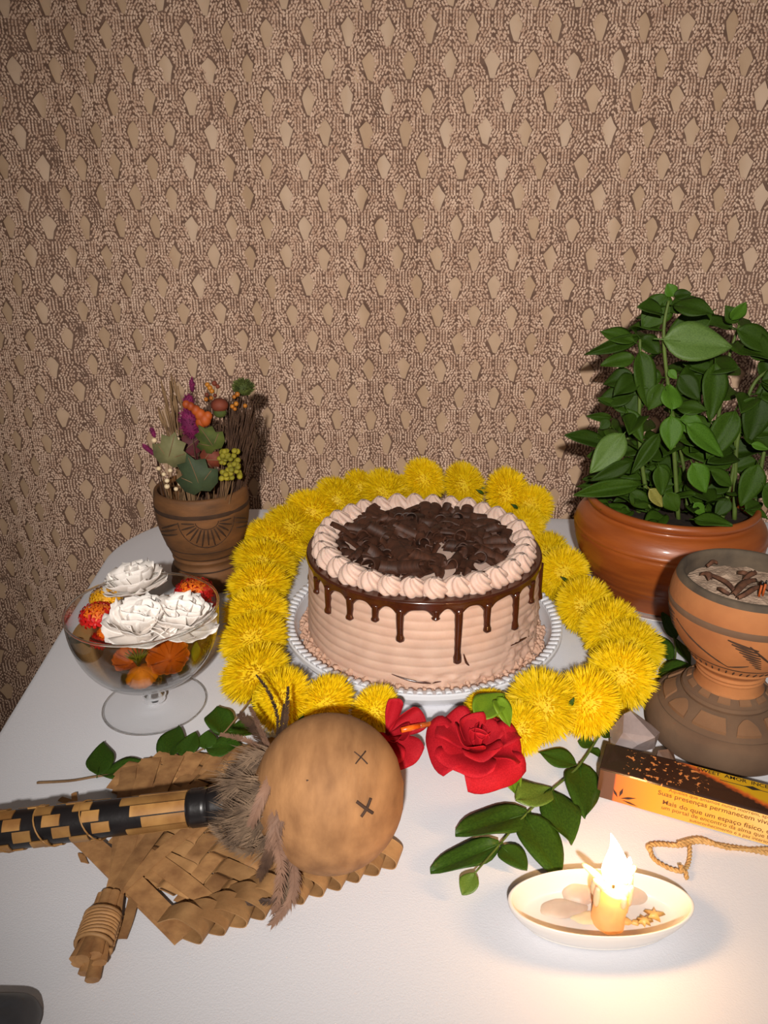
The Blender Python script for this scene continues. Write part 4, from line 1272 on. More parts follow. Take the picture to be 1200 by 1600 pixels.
FE = [([(428, 1182, .085), (434, 1125, .082), (420, 1082, .080), (400, 1054, .078)], .0034, M_quill), ([(436, 1178, .086), (447, 1122, .085), (450, 1072, .083)], .0040, M_quill), ([(432, 1180, .084), (440, 1130, .08), (444, 1100, .08)], .003, M_quill),
      ([(426, 1185, .08), (408, 1142, .078), (390, 1104, .072)], .0045, M_fpink), ([(424, 1195, .078), (402, 1145, .072), (374, 1115, .066)], .0095, M_quill), ([(422, 1195, .078), (392, 1160, .072), (344, 1147, .062)], .0050, M_fpink),
      ([(440, 1235, .080), (430, 1290, .070), (440, 1355, .040), (428, 1430, .010)], .0100, M_fpink), ([(436, 1262, .074), (418, 1308, .056), (380, 1332, .034), (340, 1300, .040), (327, 1275, .050)], .0065, M_down),
      ([(432, 1270, .072), (424, 1325, .048), (404, 1372, .022)], .0090, M_quill), ([(436, 1300, .06), (452, 1360, .03), (436, 1402, .016), (366, 1414, .010)], .0055, M_quill), ([(440, 1275, .072), (458, 1350, .040), (456, 1400, .022), (424, 1446, .008)], .0080, M_fpink),
      ([(442, 1235, .082), (436, 1280, .074), (418, 1326, .052)], .0075, M_fpink), ([(438, 1290, .064), (446, 1352, .036), (444, 1420, .012)], .0070, M_down), ([(430, 1200, .088), (412, 1240, .084), (392, 1290, .066)], .0075, M_fpink)]
for k, (pp, w, m_) in enumerate(FE):
    part('feather', feather([T(x, y, z) for x, y, z in pp], w * .78, seed=k), m_, rat)
rs = random.Random(44)
for k in range(84):     # downy tuft round the neck
    a = 2 * PI * k / 84 * 7 + rs.uniform(-.2, .2)
    s0 = .036 - rs.uniform(0, .006) + (.016 if k % 3 == 0 else 0); s1 = s0 + rs.uniform(.016, .034)
    r0, r1 = rs.uniform(.018, .030), rs.uniform(.013, .020)
    if k % 3 == 0: r0, r1 = rs.uniform(.014, .020), .0135
    p0, p2 = hp(s0 - .004, a, r0), hp(s1, a + rs.uniform(-.8, .8), r1)
    s1 = min(s1, .0635); p2 = hp(s1, a + rs.uniform(-.8, .8), r1)
    p1 = hp((s0 + s1) / 2, a + rs.uniform(-.3, .3), (r0 + r1) / 2 + rs.uniform(.001, .006))
    for p in (p0, p1, p2): p.z = max(p.z, .014)
    part('down_feather', feather([p0, p1, p2], rs.uniform(.008, .012), .6, k + 50, 26), M_down, rat)
# ================================================================ red cloth flowers
M_red = mat('red_velvet_petal', (184, 28, 40), 0.7, (160, 18, 30), 40, bump=.2, bscale=200, rnd=.16, spec=.15)
def rose_petal(seed, cup=.5, curlb=.25, wide=1.0):
    r_ = random.Random(seed); p1 = r_.uniform(0, 6)
    def f(u, v):
        s = (u - .5) * 2; t_ = v
        w = wide * (.20 + .95 * math.sin(min(1, t_) * PI * .58))
        x = s * .5 * w; y = t_ * (1 - .16 * s * s)
        z = cup * (x * x) * 1.3 + .34 * t_ * t_ - curlb * max(0, t_ - .6) ** 2 * 5 - .10 * abs(s) * max(0, t_ - .5) + .05 * math.sin(s * 4 + p1) * t_
        return Vector((x, y, z))
    m = MB(); m.slab(f, lambda u, v: (0, 0, 1), 10, 10, .014)
    return m.mesh('petal')
RPM = [rose_petal(1), rose_petal(2, .8, .1, .9), rose_petal(3, .3, .5, 1.1), rose_petal(4, 1.1, .0, .8), rose_petal(5, .5, .35, 1.0)]
def petals(root, c, tilt, spec):
    for (ang, el, L, w, k, roll) in spec:
        Mx = Matrix.Translation(c) @ tilt @ Matrix.Rotation(math.radians(ang), 4, 'Z') @ Matrix.Rotation(math.radians(el), 4, 'X') @ Matrix.Rotation(math.radians(roll), 4, 'Y') @ Matrix.Diagonal((L * w, L, L, 1))
        piece('petal', RPM[k], M_red, root, Mx)
c = T(744, 1168, .028)
rose = thing('red_flower', 'open red cloth rose lying on the table between garland ends', 'flower', Vector((c.x, c.y, 0)))
petals(rose, c, Matrix.Rotation(.18, 4, 'X') @ Matrix.Rotation(.10, 4, 'Y'),
       [(100, 2, .039, 1.05, 2, 0), (155, 4, .037, 1.1, 0, 10), (205, -4, .038, 1.1, 2, 0), (262, 2, .035, 1.15, 4, -8), (315, 0, .034, 1.1, 0, 0), (15, 4, .032, 1.1, 2, 0), (58, 6, .034, 1.0, 4, 0),
        (130, 30, .028, 1.0, 1, 0), (190, 28, .027, 1.0, 4, 12), (250, 24, .026, 1.1, 1, 0), (320, 34, .025, 1.0, 0, 0), (40, 36, .025, 1.1, 1, 0),
        (90, 58, .019, 1.0, 3, 0), (170, 62, .018, 1.0, 3, 0), (255, 55, .018, 1.0, 3, 0), (340, 64, .018, 1.0, 3, 0), (20, 74, .014, .9, 3, 0), (140, 78, .013, .9, 3, 0), (260, 78, .013, .9, 3, 0)])
M_stick = mat('amber_stick', (196, 96, 34), 0.3, (140, 62, 24), 200, spec=.6)
M_tip = mat('orange_tip', (240, 110, 24), 0.3, (220, 84, 16), 200, spec=.6)
p0, p1, p2 = T(712, 1124, .034), T(655, 1134, .038), T(627, 1141, .040)
mb = MB(); mb.tube(smoothpath([p0, (p0 + p1) / 2, p1], 6), .0021, 8); part('stem', mb, M_stick, rose)
mb = MB(); mb.tube([p1, (p1 + p2) / 2, p2], [.0022, .0024, .0020], 8); part('stem_tip', mb, M_tip, rose, label='bright orange tip of the stem')
LL = [leaf_mesh('leaf', .12, .15, .04, .8, 5, 0), leaf_mesh('leaf', .2, .1, .06, .8, 6, 0)]
for m_ in LL: m_.materials.append(M_lime)
for (b, t_, w, z0, z1, k) in (((742, 1122), (792, 1078), 52, .046, .050, 0), ((786, 1186), (810, 1240), 38, .016, .010, 1), ((776, 1092), (797, 1132), 30, .050, .044, 1)):
    B, E_ = T(b[0], b[1], z0), T(t_[0], t_[1], z1)
    L = (E_ - B).length; dep = B.y * CP + (CAM_H - B.z) * SP
    piece('leaf', LL[k], M_lime, rose, frame(B, E_ - B, (0, -.4, 1), w * dep / FPX, L, L))
c = T(604, 1148, .024)
rose2 = thing('red_flower', 'red cloth flower half hidden behind the gourd rattle', 'flower', Vector((c.x, c.y, 0)))
petals(rose2, c, Matrix.Rotation(.5, 4, 'X') @ Matrix.Rotation(.2, 4, 'Y'),
       [(-150, 8, .034, .9, 0, 8), (-185, 12, .030, .8, 4, 0), (-52, 18, .033, .62, 1, 30), (-28, 30, .030, .5, 3, -20), (-120, 30, .024, .8, 3, 0), (178, 34, .022, .8, 3, 0), (140, 12, .028, .8, 2, 0)])
B, E_ = T(612, 1118, .020), T(613, 1070, .030)
piece('leaf', LL[1], M_green2, rose2, frame(B, E_ - B, (.5, -.6, .6), .011, (E_ - B).length, .02)); 

# ================================================================ leaf sprigs on the cloth
SL = [leaf_mesh('leaflet', .03, .05, .05, .85, 7, .06), leaf_mesh('leaflet', .06, .04, .08, .92, 8, .06), leaf_mesh('leaflet', .02, .08, .04, .78, 9, .06)]
for m_ in SL: m_.materials.append(M_green2)
M_sprl = mat('sprig_leaf_light', (108, 132, 48), 0.45, (86, 112, 36), 30, translucent=.15)
rs = random.Random(12)
def sprig(name, label, stem, leaves, z=.004, sr=.0009, smat=None):
    P = [T(x, y, zz) for x, y, zz in stem]
    t_ = thing(name, label, 'leaf sprig', Vector((P[0].x, P[0].y, 0)))
    sp = smoothpath(P, 6)
    mb = MB(); mb.tube(sp, [sr * (1.2 - .5 * i / len(sp)) for i in range(len(sp))], 6); part('stem', mb, smat or M_stem, t_)
    for lf in leaves:
        (b, e, w) = lf[:3]; z0 = lf[3] if len(lf) > 3 else z; z1 = lf[4] if len(lf) > 4 else z; m_ = lf[5] if len(lf) > 5 else None
        B, E_ = T(b[0], b[1], z0), T(e[0], e[1], z1); L = (E_ - B).length; dep = B.y * CP + (CAM_H - B.z) * SP
        # the pixel width is measured across the leaf on the tilted table
        d = (E_ - B).normalized(); across = Vector((-d.y, d.x, 0)); el = math.asin(min(.99, (CAM_H) / (B - cam.location).length))
        fs_ = math.sqrt(across.x ** 2 + (across.y * math.sin(el)) ** 2)
        nv = (rs.uniform(-.12, .12), -.1 + rs.uniform(-.12, .12), 1)
        o_ = piece('leaflet', SL[rs.randrange(3)], M_green2, t_, frame(B, E_ - B, nv, w * 1.12 * dep / FPX / max(.45, fs_), L, L * .8))
        if m_ is not None: o_.material_slots[0].link = 'OBJECT'; o_.material_slots[0].material = m_
    return t_
sprig('leaf_sprig', 'long green leaf sprig lying between the red rose and the candle dish', [(938, 1146, .006), (905, 1196, .007), (862, 1234, .006), (822, 1272, .006), (780, 1320, .008), (742, 1364, .014)],
      [((901, 1194), (842, 1172), 28, .006, .010), ((928, 1163), (903, 1158), 18), ((924, 1168), (936, 1182), 16), ((906, 1194), (916, 1270), 50, .006, .012), ((862, 1233), (806, 1248), 42, .007, .012, M_sprl), ((864, 1234), (892, 1314), 56, .006, .010), ((824, 1270), (712, 1298), 46, .006, .012),
       ((822, 1274), (876, 1364), 60, .006, .010), ((780, 1318), (672, 1358), 38, .009, .006), ((784, 1322), (824, 1356), 40, .008, .010), ((742, 1364), (722, 1398), 26, .013, .008, M_sprl), ((938, 1140), (986, 1152), 28, .012, .020)])
sprig('leaf_sprig', 'dark green leaf sprig with a pale stalk lying behind the palm fan', [(58, 1223, .002), (110, 1220, .003), (152, 1213, .004), (210, 1205, .004), (300, 1178, .006), (345, 1150, .008), (392, 1092, .02)],
      [((152, 1211), (163, 1156), 40, .005, .008), ((156, 1211), (236, 1190), 30, .004, .006), ((258, 1188), (278, 1132), 42, .006, .010), ((284, 1182), (306, 1142), 34, .006, .012), ((320, 1170), (326, 1140), 30, .007, .012), ((322, 1168), (376, 1162), 28, .007, .012),
       ((345, 1148), (340, 1102), 44, .008, .012), ((352, 1142), (402, 1142), 36, .008, .016)], smat=M_straw)
sprig('leaf_sprig', 'dark leaf sprig tucked between garland, plant pot and clay censer', [(1018, 1092, .003), (1046, 1058, .006), (1056, 1020, .01), (1050, 985, .014)],
      [((1056, 998), (1035, 956), 18, .012, .03), ((1046, 1032), (1012, 978), 36, .008, .016), ((1056, 996), (1080, 1038), 16, .01, .01), ((1030, 1054), (1092, 1042), 28, .006, .014), ((1024, 1070), (1084, 1062), 20, .005, .008, M_sprl), ((1020, 1089), (1068, 1073), 14, .003, .006)])
sprig('leaf_sprig', 'small leaf tip peeking out left of the glass bowl', [(140, 1010, .004), (128, 1003, .004)], [((128, 1003), (107, 996), 10, .004, .004)])
sprig('leaf_sprig', 'dark leaves behind the right side of the clay censer foot', [(1215, 1110, .003), (1196, 1096, .005)], [((1196, 1094), (1188, 1070), 20, .006, .012), ((1198, 1096), (1186, 1108), 14, .005, .006), ((1200, 1092), (1216, 1070), 20)])
# ================================================================ clay censer
M_clay = mat('carved_clay', (170, 112, 66), 0.85, (144, 90, 52), 16, bump=.3, bscale=200)
M_clayf = mat('sooty_clay', (108, 84, 64), 0.9, (90, 68, 52), 18, bump=.3, bscale=200)
M_soot = mat('soot_rim', (92, 78, 62), 0.85, (66, 56, 46), 40, bump=.4, bscale=160)
M_ash = mat('ash', (186, 160, 138), 0.95, (160, 134, 114), 160, bump=.8, bscale=420, bdist=.002)
M_bark = mat('charred_bark', (104, 66, 44), 0.8, (70, 44, 32), 120, bump=.4, bscale=200)
KX, KY = 0.287, 0.541
MK = Matrix.Translation((KX, KY, 0))
cen_ = thing('clay_censer', 'carved orange clay incense burner on a brown stepped foot', 'censer', (KX, KY, 0))
FT = [(0, 0), (.0585, 0), (.0612, .004), (.0615, .013), (.0595, .021), (.0560, .0255), (.0535, .0268), (.0525, .0262), (.0515, .0275), (.0435, .0345), (.0365, .0395), (.0352, .0400), (.0362, .0425), (.0352, .0450), (.0335, .0455), (.0315, .0475), (.0275, .0500)]
mb = MB(); mb.lathe(FT, 90, MK); kfoot = part('foot', mb, M_clayf, cen_, angle=35)
BW = [(.0275, .0500), (.0262, .0530), (.0256, .0590), (.0268, .0605), (.0258, .0620), (.0272, .0640), (.0262, .0660), (.0278, .0685), (.0335, .0735), (.0345, .0765), (.0385, .0815), (.0460, .0915), (.0520, .1030), (.0556, .1150), (.0566, .1250), (.0558, .1350), (.0535, .1430)]
sp = smoothpath([(a, 0, b) for a, b in BW], 4)
mb = MB(); mb.lathe([(p.x, p.z) for p in sp], 90, MK); kbowl = part('bowl', mb, M_clay, cen_, angle=60)
mb = MB(); mb.lathe([(.0535, .1430), (.0522, .1468), (.0500, .1482), (.0478, .1470), (.0472, .143), (.0478, .134), (.0462, .126)], 90, MK); part('rim', mb, M_soot, cen_)
mb = MB(); mb.grid(lambda u, v: Vector((KX + .0468 * v * math.cos(2*PI*u), KY + .0468 * v * math.sin(2*PI*u), .1330 + .0035 * (1 - v) + .0022 * noise.noise((v * 6 * math.cos(2*PI*u), v * 6 * math.sin(2*PI*u), 2)))), 60, 18, closed_u=True)
part('ash', mb, M_ash, cen_)
kS = surf(BW, KX, KY)
ka = math.atan2(-KY, -KX)
part('painted_band', band(kS, .1205, .1265, .0006, 90), M_clayf, kbowl)
mb = MB()
stroke(mb, kS, ka - .95, .1135, ka - .05, .088, .0009); stroke(mb, kS, ka - .05, .088, ka + .25, .094, .0009)
for k in range(9):
    t_ = k / 8
    a0, z0 = ka + .38 - .26 * t_ * .3, .108 - .016 * t_
    stroke(mb, kS, ka + .30 + .02 * k, .112 - .0026 * k, ka - .10 + .055 * k, .1175 - .0030 * k, .0011 - .00004 * k)
stroke(mb, kS, ka + .18, .1155, ka + .55, .098, .0009); stroke(mb, kS, ka + .55, .098, ka + .95, .117, .0009)
for k in range(6): stroke(mb, kS, ka - 1.0 - .02 * k, .116 - .0035 * k, ka - 1.35, .1165 - .0035 * k, .0009)
for k in range(6): stroke(mb, kS, ka + .62 + .05 * k, .109 - .002 * k, ka + 1.0, .112 - .003 * k, .0010)
part('carved_leaf', mb, M_clayk, kbowl)
mb = MB()
for k in range(44):
    a = 2 * PI * k / 44; stroke(mb, kS, a, .0775, a + .02, .0815, .0007, n=3)
part('carved_dots', mb, M_clayk, kbowl)
part('groove_line', band(kS, .0835, .0850, .0004), M_clayk, kbowl)
M_clayb = mat('raised_clay', (128, 94, 66), 0.88, (110, 80, 56), 20, bump=.3, bscale=200)
fS = surf([(.0515, .0275), (.0435, .0345), (.0365, .0395)], KX, KY)
fr = lambda v: (.0505 - .0125 * v, .0285 + .0100 * v)
for k in range(10):
    a0 = ka + 2 * PI * k / 10 - .15; wd_ = .20 if k % 2 else .27
    def f(u, v, a0=a0, wd_=wd_, k=k):
        r_, z_ = fr((.12 + .72 * v) if k % 2 == 0 else (.1 + .8 * v * (1 - .5 * (2*u-1)**2)))
        a = a0 + (u - .5) * 2 * wd_ * (1 - .12 * v); return Vector((KX + r_ * math.cos(a), KY + r_ * math.sin(a), z_ + .0012))
    m = MB(); m.slab(f, lambda u, v: (0, 0, 1), 8, 4, .0028); part('carved_block', m, M_clayb, kfoot, angle=40)
for k in range(12):
    a0 = ka + 2 * PI * k / 12
    def f(u, v, a0=a0):
        r_ = .0322 - .0035 * v; a = a0 + (u - .5) * .30; return Vector((KX + r_ * math.cos(a), KY + r_ * math.sin(a), .0468 + .0028 * v + .0006))
    m = MB(); m.slab(f, lambda u, v: (0, 0, 1), 5, 2, .0016); part('carved_block', m, M_clayb, kfoot, angle=40)
rs = random.Random(6)
# bark and stubs in the ash
def bark(x0, y0, x1, y1, w, h=.0):
    A, B = T(x0, y0, .1375 + h), T(x1, y1, .1375 + h)
    d = (B - A); sd = Vector((-d.y, d.x, 0)).normalized(); L = d.length
    m = MB(); ph = rs.uniform(0, 6)
    m.slab(lambda u, v: A + d * v + sd * ((u - .5) * w * (.6 + .4 * math.sin(PI * v)) + .002 * math.sin(v * 4 + ph)) + Vector((0, 0, .0022 * math.sin(PI * v) + .0018 * (1 - (2*u-1)**2))), lambda u, v: (0, 0, 1), 4, 8, .0011)
    return m, (A + B) / 2
BKL = ['long curved bark chip leading from the left rim towards the ash centre', 'broad bark chip left of the incense stubs', 'short flat bark chip farthest back in the ash', 'upright little bark chip behind the incense stubs', 'wide tan bark chip against the left inner rim of the censer', 'thin bark chip in front of the incense stubs', 'bark chip right of the incense stubs', 'small bark chip at the back left of the ash', 'thin bark sliver at the front left of the ash']
for bi, (x0, y0, x1, y1, w, h) in enumerate(((1111, 898, 1146, 926, .0042, 0), (1142, 928, 1182, 908, .0060, .001), (1153, 896, 1170, 900, .0050, .001), (1168, 908, 1176, 894, .0046, .002), (1096, 898, 1112, 906, .0070, .0), (1150, 934, 1192, 920, .004, .0015), (1186, 912, 1205, 925, .0045, .001), (1102, 884, 1122, 882, .004, 0), (1120, 922, 1140, 930, .003, 0))):
    m, c = bark(x0, y0, x1, y1, w, h)
    solo('bark_chip', m, M_bark, BKL[bi], 'bark', (c.x, c.y, c.z - .001), 'bark chips in the censer ash')
for i, (x, y, lab) in enumerate(((1186, 930, 'orange incense stub standing nearer the left in the ash'), (1192, 928, 'orange incense stub standing nearer the right in the ash'))):
    b = T(x, y, .137); st_ = thing('incense_stub', lab, 'incense', b)
    m = MB(); m.tube([b - Vector((0, 0, .003)), b + Vector((.0006, 0, .009))], .0009, 7); part('stick', m, M_orange, st_)
    m = MB(); m.tube([b + Vector((.0006, 0, .009)), b + Vector((.0008, 0, .012))], [.0010, .0006], 7); part('charred_tip', m, M_tape, st_)

# ================================================================ incense box
ba = math.radians(-24.0)
bx, by = Vector((math.cos(ba), math.sin(ba), 0)), Vector((-math.sin(ba), math.cos(ba), 0))
B0 = Vector((.1618, .4608, 0)); BL, BD, BH = .235, .0325, .0275
box = thing('incense_box', 'long incense box with orange side, dark top and printed text', 'box', B0 + bx * BL / 2 + by * BD / 2)
def bp(x, y, z): return B0 + bx * x + by * y + Vector((0, 0, z))
def box_print():
    """printed card: object coordinates run along the box"""
    m = bpy.data.materials.new('box_print'); m.use_nodes = True
    nt = m.node_tree; N = nt.nodes; L = nt.links; b = N['Principled BSDF']
    b.inputs['Roughness'].default_value = .22; b.inputs['Coat Weight'].default_value = .3
    at = N.new('ShaderNodeUVMap'); sx = N.new('ShaderNodeSeparateXYZ'); L.new(at.outputs[0], sx.inputs[0])
    def M(op, a, b_=None, cl=False):
        n = N.new('ShaderNodeMath'); n.operation = op; n.use_clamp = cl
        for i, q in enumerate((a, b_)):
            if q is None: continue
            if isinstance(q, (int, float)): n.inputs[i].default_value = q
            else: L.new(q, n.inputs[i])
        return n.outputs[0]
    U, V = sx.outputs[0], sx.outputs[1]      # metres along / up; V < 0 is the front face, V > 0 the top
    nz = N.new('ShaderNodeTexNoise'); nz.inputs['Scale'].default_value = 260; nz.inputs['Detail'].default_value = 5
    L.new(at.outputs[0], nz.inputs[0])
    n2 = N.new('ShaderNodeTexNoise'); n2.inputs['Scale'].default_value = 90; n2.inputs['Detail'].default_value = 3; L.new(at.outputs[0], n2.inputs[0])
    # top: yellow field behind a torn, glowing edge that falls to the right
    edge = M('ADD', M('MULTIPLY', M('SUBTRACT', U, .066), -.42), .0285)
    dist = M('SUBTRACT', M('ADD', V, M('MULTIPLY', M('SUBTRACT', nz.outputs['Fac'], .5), .006)), edge)
    yel = M('MULTIPLY', M('GREATER_THAN', dist, 0), M('GREATER_THAN', U, .055))
    glow = M('SUBTRACT', 1, M('MULTIPLY', M('ABSOLUTE', dist), 260), True)
    glow = M('MULTIPLY', glow, M('GREATER_THAN', U, .05))
    spark = M('MULTIPLY', M('GREATER_THAN', nz.outputs['Fac'], .60), M('MULTIPLY', M('GREATER_THAN', U, .016), M('MULTIPLY', M('LESS_THAN', U, .075), M('GREATER_THAN', n2.outputs['Fac'], .44))))
    def mix(f, a, b_):
        n = N.new('ShaderNodeMixRGB'); L.new(f, n.inputs[0])
        for i, q in ((1, a), (2, b_)):
            if isinstance(q, tuple): n.inputs[i].default_value = lin(q)
            else: L.new(q, n.inputs[i])
        return n.outputs[0]
    top = mix(yel, (52, 34, 26), (206, 160, 30))
    top = mix(glow, top, (206, 96, 40))
    top = mix(spark, top, (214, 134, 74))
    rp = N.new('ShaderNodeValToRGB'); e = rp.color_ramp.elements
    e[0].position = 0.0; e[0].color = lin((92, 60, 40)); e[1].position = 1.0; e[1].color = lin((240, 196, 130))
    for p_, c_ in ((.055, (96, 62, 40)), (.062, (226, 106, 40)), (.2, (238, 150, 34)), (.42, (240, 176, 72)), (.6, (240, 192, 118))):
        n_ = e.new(p_); n_.color = lin(c_)
    L.new(M('MULTIPLY', U, 1 / .20), rp.inputs[0])
    lf = M('GREATER_THAN', V, 0)
    col = mix(lf, rp.outputs[0], top)
    L.new(col, b.inputs['Base Color'])
    return m
M_box = box_print(); M_boxd = mat('box_dark', (56, 38, 30), .4)
me_ = MB(); r = .0016
prof_ = [(0, r * .4), (r * .4, 0), (BD - r * .4, 0), (BD, r * .4), (BD, BH - r), (BD - r, BH), (r, BH), (r * .3, BH - r * .3), (0, BH - r)]
vs = []
for x in (0, BL):
    for (y, z) in prof_: vs.append(bp(x, y, z))
n = len(prof_)
fs = [(i, (i + 1) % n, n + (i + 1) % n, n + i) for i in range(n)] + [tuple(range(n - 1, -1, -1)), tuple(range(n, 2 * n))]
me_.add(vs, fs)
bo = part('carton', me_, M_box, box, smooth=False)
uv = bo.data.uv_layers.new(name='UVMap')
for pl in bo.data.polygons:
    for li, vi in zip(pl.loop_indices, pl.vertices):
        i = vi % n; x = 0 if vi < n else BL; y, z = prof_[i]
        front = pl.index in (8, 0)
        uv.data[li].uv = (x, (z - BH) if front else (y + .0001 if pl.index in (4, 5, 6, 7) else .002))
fd = MB(); fd.box((-.0006, .0012, .0012), (.0004, BD - .0012, BH - .0012), Matrix.Translation(B0) @ Matrix.Rotation(ba, 4, 'Z')); part('end_flap', fd, M_boxd, box, smooth=False)
M_ink = mat('brown_ink', (112, 72, 36), .6); M_inkd = mat('dark_ink', (44, 34, 26), .6)
def text_mesh(s, size, M, ink, bold=0.0):
    cu = bpy.data.curves.new('printed_text', 'FONT'); cu.body = s; cu.size = size; cu.offset = bold
    to = bpy.data.objects.new('tmp', cu); COL.objects.link(to)
    dg = bpy.context.evaluated_depsgraph_get()
    me = bpy.data.meshes.new_from_object(to.evaluated_get(dg))
    bpy.data.objects.remove(to); me.materials.clear(); me.materials.append(ink); me.name = 'printed_text'
    piece('printed_text', me, None, bo, M)
def front_M(x, z): return Matrix(((bx.x, 0, -by.x, bp(x, -.0002, z).x), (bx.y, 0, -by.y, bp(x, -.0002, z).y), (0, 1, 0, z), (0, 0, 0, 1)))
for (s, x, z, sz, bo_) in (('Aqueles que amamos nunca morrem, apenas partem', .049, .0232, .0040, 0), ('Suas presenças permanecem vivas em nossa memória', .042, .0182, .0056, .00004), ('Mais do que um espaço físico, o Rama & Sita é', .046, .0108, .0056, .00004), ('um portal de encontro da alma que busca o', .046, .0062, .0048, 0), ('autoconhecimento e a paz interior', .066, .0022, .0038, 0)):
    text_mesh(s, sz, front_M(x, z), M_ink, bo_)
def top_M(x, y): p = bp(x, y, BH + .0002); return Matrix(((bx.x, by.x, 0, p.x), (bx.y, by.y, 0, p.y), (0, 0, 1, p.z), (0, 0, 0, 1)))
text_mesh('SWEET  AMOR  INCENSO', .0052, top_M(.066, .0265), M_inkd, .00006)
ln = MB(); ln.box((.082, .0222, BH), (.150, .0226, BH + .0002), Matrix.Translation(B0) @ Matrix.Rotation(ba, 4, 'Z'))
ln.add([(.098, .0224, BH + .0003), (.104, .0204, BH + .0003), (.110, .0224, BH + .0003), (.104, .0244, BH + .0003)], [(0, 1, 2, 3)], Matrix.Translation(B0) @ Matrix.Rotation(ba, 4, 'Z'))
part('printed_ornament', ln, M_inkd, bo, smooth=False)
lv = MB()
for (x, z, dx, dz, w) in ((.016, .006, .002, .009, .0022), (.017, .005, .011, .004, .0022), (.015, .005, -.004, .007, .002), (.018, .004, .012, -.002, .0016)):
    p, q = Vector((x, z)), Vector((x + dx, z + dz)); d = (q - p); nn = Vector((-d.y, d.x)).normalized() * w * .5
    lv.add([bp(p.x, -.0002, p.y), bp((p.x + q.x) / 2 - nn.x, -.0002, (p.y + q.y) / 2 - nn.y), bp(q.x, -.0002, q.y), bp((p.x + q.x) / 2 + nn.x, -.0002, (p.y + q.y) / 2 + nn.y)], [(0, 3, 2, 1)])
part('printed_leaf', lv, M_boxd, bo, smooth=False)

# ================================================================ quartz, twine, oval candle dish, corner lump
M_quartz = mat('smoky_quartz', (186, 172, 170), 0.2, (160, 144, 142), 60, trans=.35, spec=.5, bump=.2, bscale=80)
def rock(c, s, sc, seed):
    m = MB(); r_ = random.Random(seed)
    import bmesh as _b
    bm = _b.new()
    for k in range(16):
        d = Vector((r_.gauss(0, 1), r_.gauss(0, 1), r_.gauss(0, 1))).normalized()
        p = Vector((d.x * sc[0], d.y * sc[1], d.z * sc[2])) * s * r_.uniform(.85, 1.1)
        p.z = max(p.z, -sc[2] * s * .75); bm.verts.new(p)
    ch = _b.ops.convex_hull(bm, input=bm.verts)
    bm.verts.ensure_lookup_table(); bm.verts.index_update()
    used = [v for v in bm.verts if v.link_faces]; idx = {v: i for i, v in enumerate(used)}
    m.add([c + v.co for v in used], [tuple(idx[v] for v in f.verts) for f in bm.faces]); bm.free()
    return m
c = T(988, 1150, .020); solo('quartz_crystal', rock(c, .022, (1.0, .75, .95), 3), M_quartz, 'smoky grey quartz crystal behind the incense box', 'crystal', (c.x, c.y, 0), smooth=False)
M_pebble = mat('brown_stone', (112, 82, 62), .6, (84, 58, 44), 80)
c = T(1036, 1186, .018); solo('brown_stone', rock(Vector((c.x, c.y, .014)), .013, (.8, .8, 1.2), 8), M_pebble, 'small brown stone between incense box and clay censer', 'stone', (c.x, c.y, 0), smooth=False)
M_twine = mat('jute_twine', (204, 164, 106), 0.85, (176, 136, 82), 200, bump=.4, bscale=900)
tw = thing('twine_loop', 'loose loop of pale jute twine in front of the incense box', 'twine', T(1080, 1340))
def twist(path, r=.0011, pitch=.006):
    sp = smoothpath(path, 12); m = []
    for ph in (0, PI):
        L = 0; pts = []
        for i, p in enumerate(sp):
            if i: L += (p - sp[i-1]).length
            t_ = (sp[min(i+1, len(sp)-1)] - sp[max(i-1, 0)]).normalized(); a = t_.cross(Vector((0, 0, 1))).normalized(); b = t_.cross(a)
            w = 2 * PI * L / pitch + ph
            pts.append(p + (a * math.cos(w) + b * math.sin(w)) * r * .75)
        k = MB(); k.tube(pts, r, 6); m.append(k)
    return m
for nm, pp, r in (('cord_strand', [(1016, 1330, .002), (1014, 1322, .0025), (1030, 1319, .0025), (1062, 1321, .003), (1092, 1315, .004), (1130, 1322, .003), (1170, 1328, .0025), (1212, 1336, .0025)], .0011),
               ('cord_strand', [(1016, 1326, .002), (1022, 1342, .002), (1042, 1355, .002), (1060, 1361, .003), (1068, 1360, .005)], .0010), ('cord_strand', [(1078, 1319, .004), (1078, 1338, .002), (1074, 1354, .002), (1066, 1362, .004), (1064, 1352, .007)], .0009), ('cord_strand', [(1064, 1358, .005), (1072, 1364, .004), (1073, 1374, .002)], .0009),
               ('cord_strand', [(1060, 1318, .005), (1095, 1311, .006), (1140, 1326, .005), (1212, 1326, .0025)], .0009)):
    for k in twist([T(x, y, z) for x, y, z in pp], r): part(nm, k, M_twine, tw)

DX, DY = .1345, .3515
dish = thing('candle_dish', 'small oval white ceramic dish holding the burning candle', 'dish', (DX, DY, 0))
SX, SY = .0575, .0255
DP = [(0, .0008), (.74, .0008), (.80, .0015), (.90, .0065), (.985, .0135), (1.0, .0165), (.995, .0175), (.965, .0175), (.945, .0155), (.87, .0085), (.76, .0048), (.4, .0040), (0, .0040)]
mb = MB(); vs = []; fs = []
sm = smoothpath([(a, 0, b) for a, b in DP], 4); n = 96
for p in sm:
    for k in range(n):
        a = 2 * PI * k / n; r_ = max(0, p.x)
        vs.append((DX + SX * r_ * math.cos(a), DY + SY * r_ * math.sin(a), p.z))
for i in range(len(sm) - 1):
    for k in range(n): k2 = (k+1) % n; fs.append((i*n+k, i*n+k2, (i+1)*n+k2, (i+1)*n+k))
mb.add(vs, fs); part('bowl', mb, M_ceramic, dish)
M_wax = mat('candle_wax', (236, 214, 176), 0.4, (226, 200, 160), 60, sss=.6, spec=.4)
M_waxt = mat('glowing_wax', (240, 212, 168), 0.4, (232, 200, 152), 60, translucent=.55)
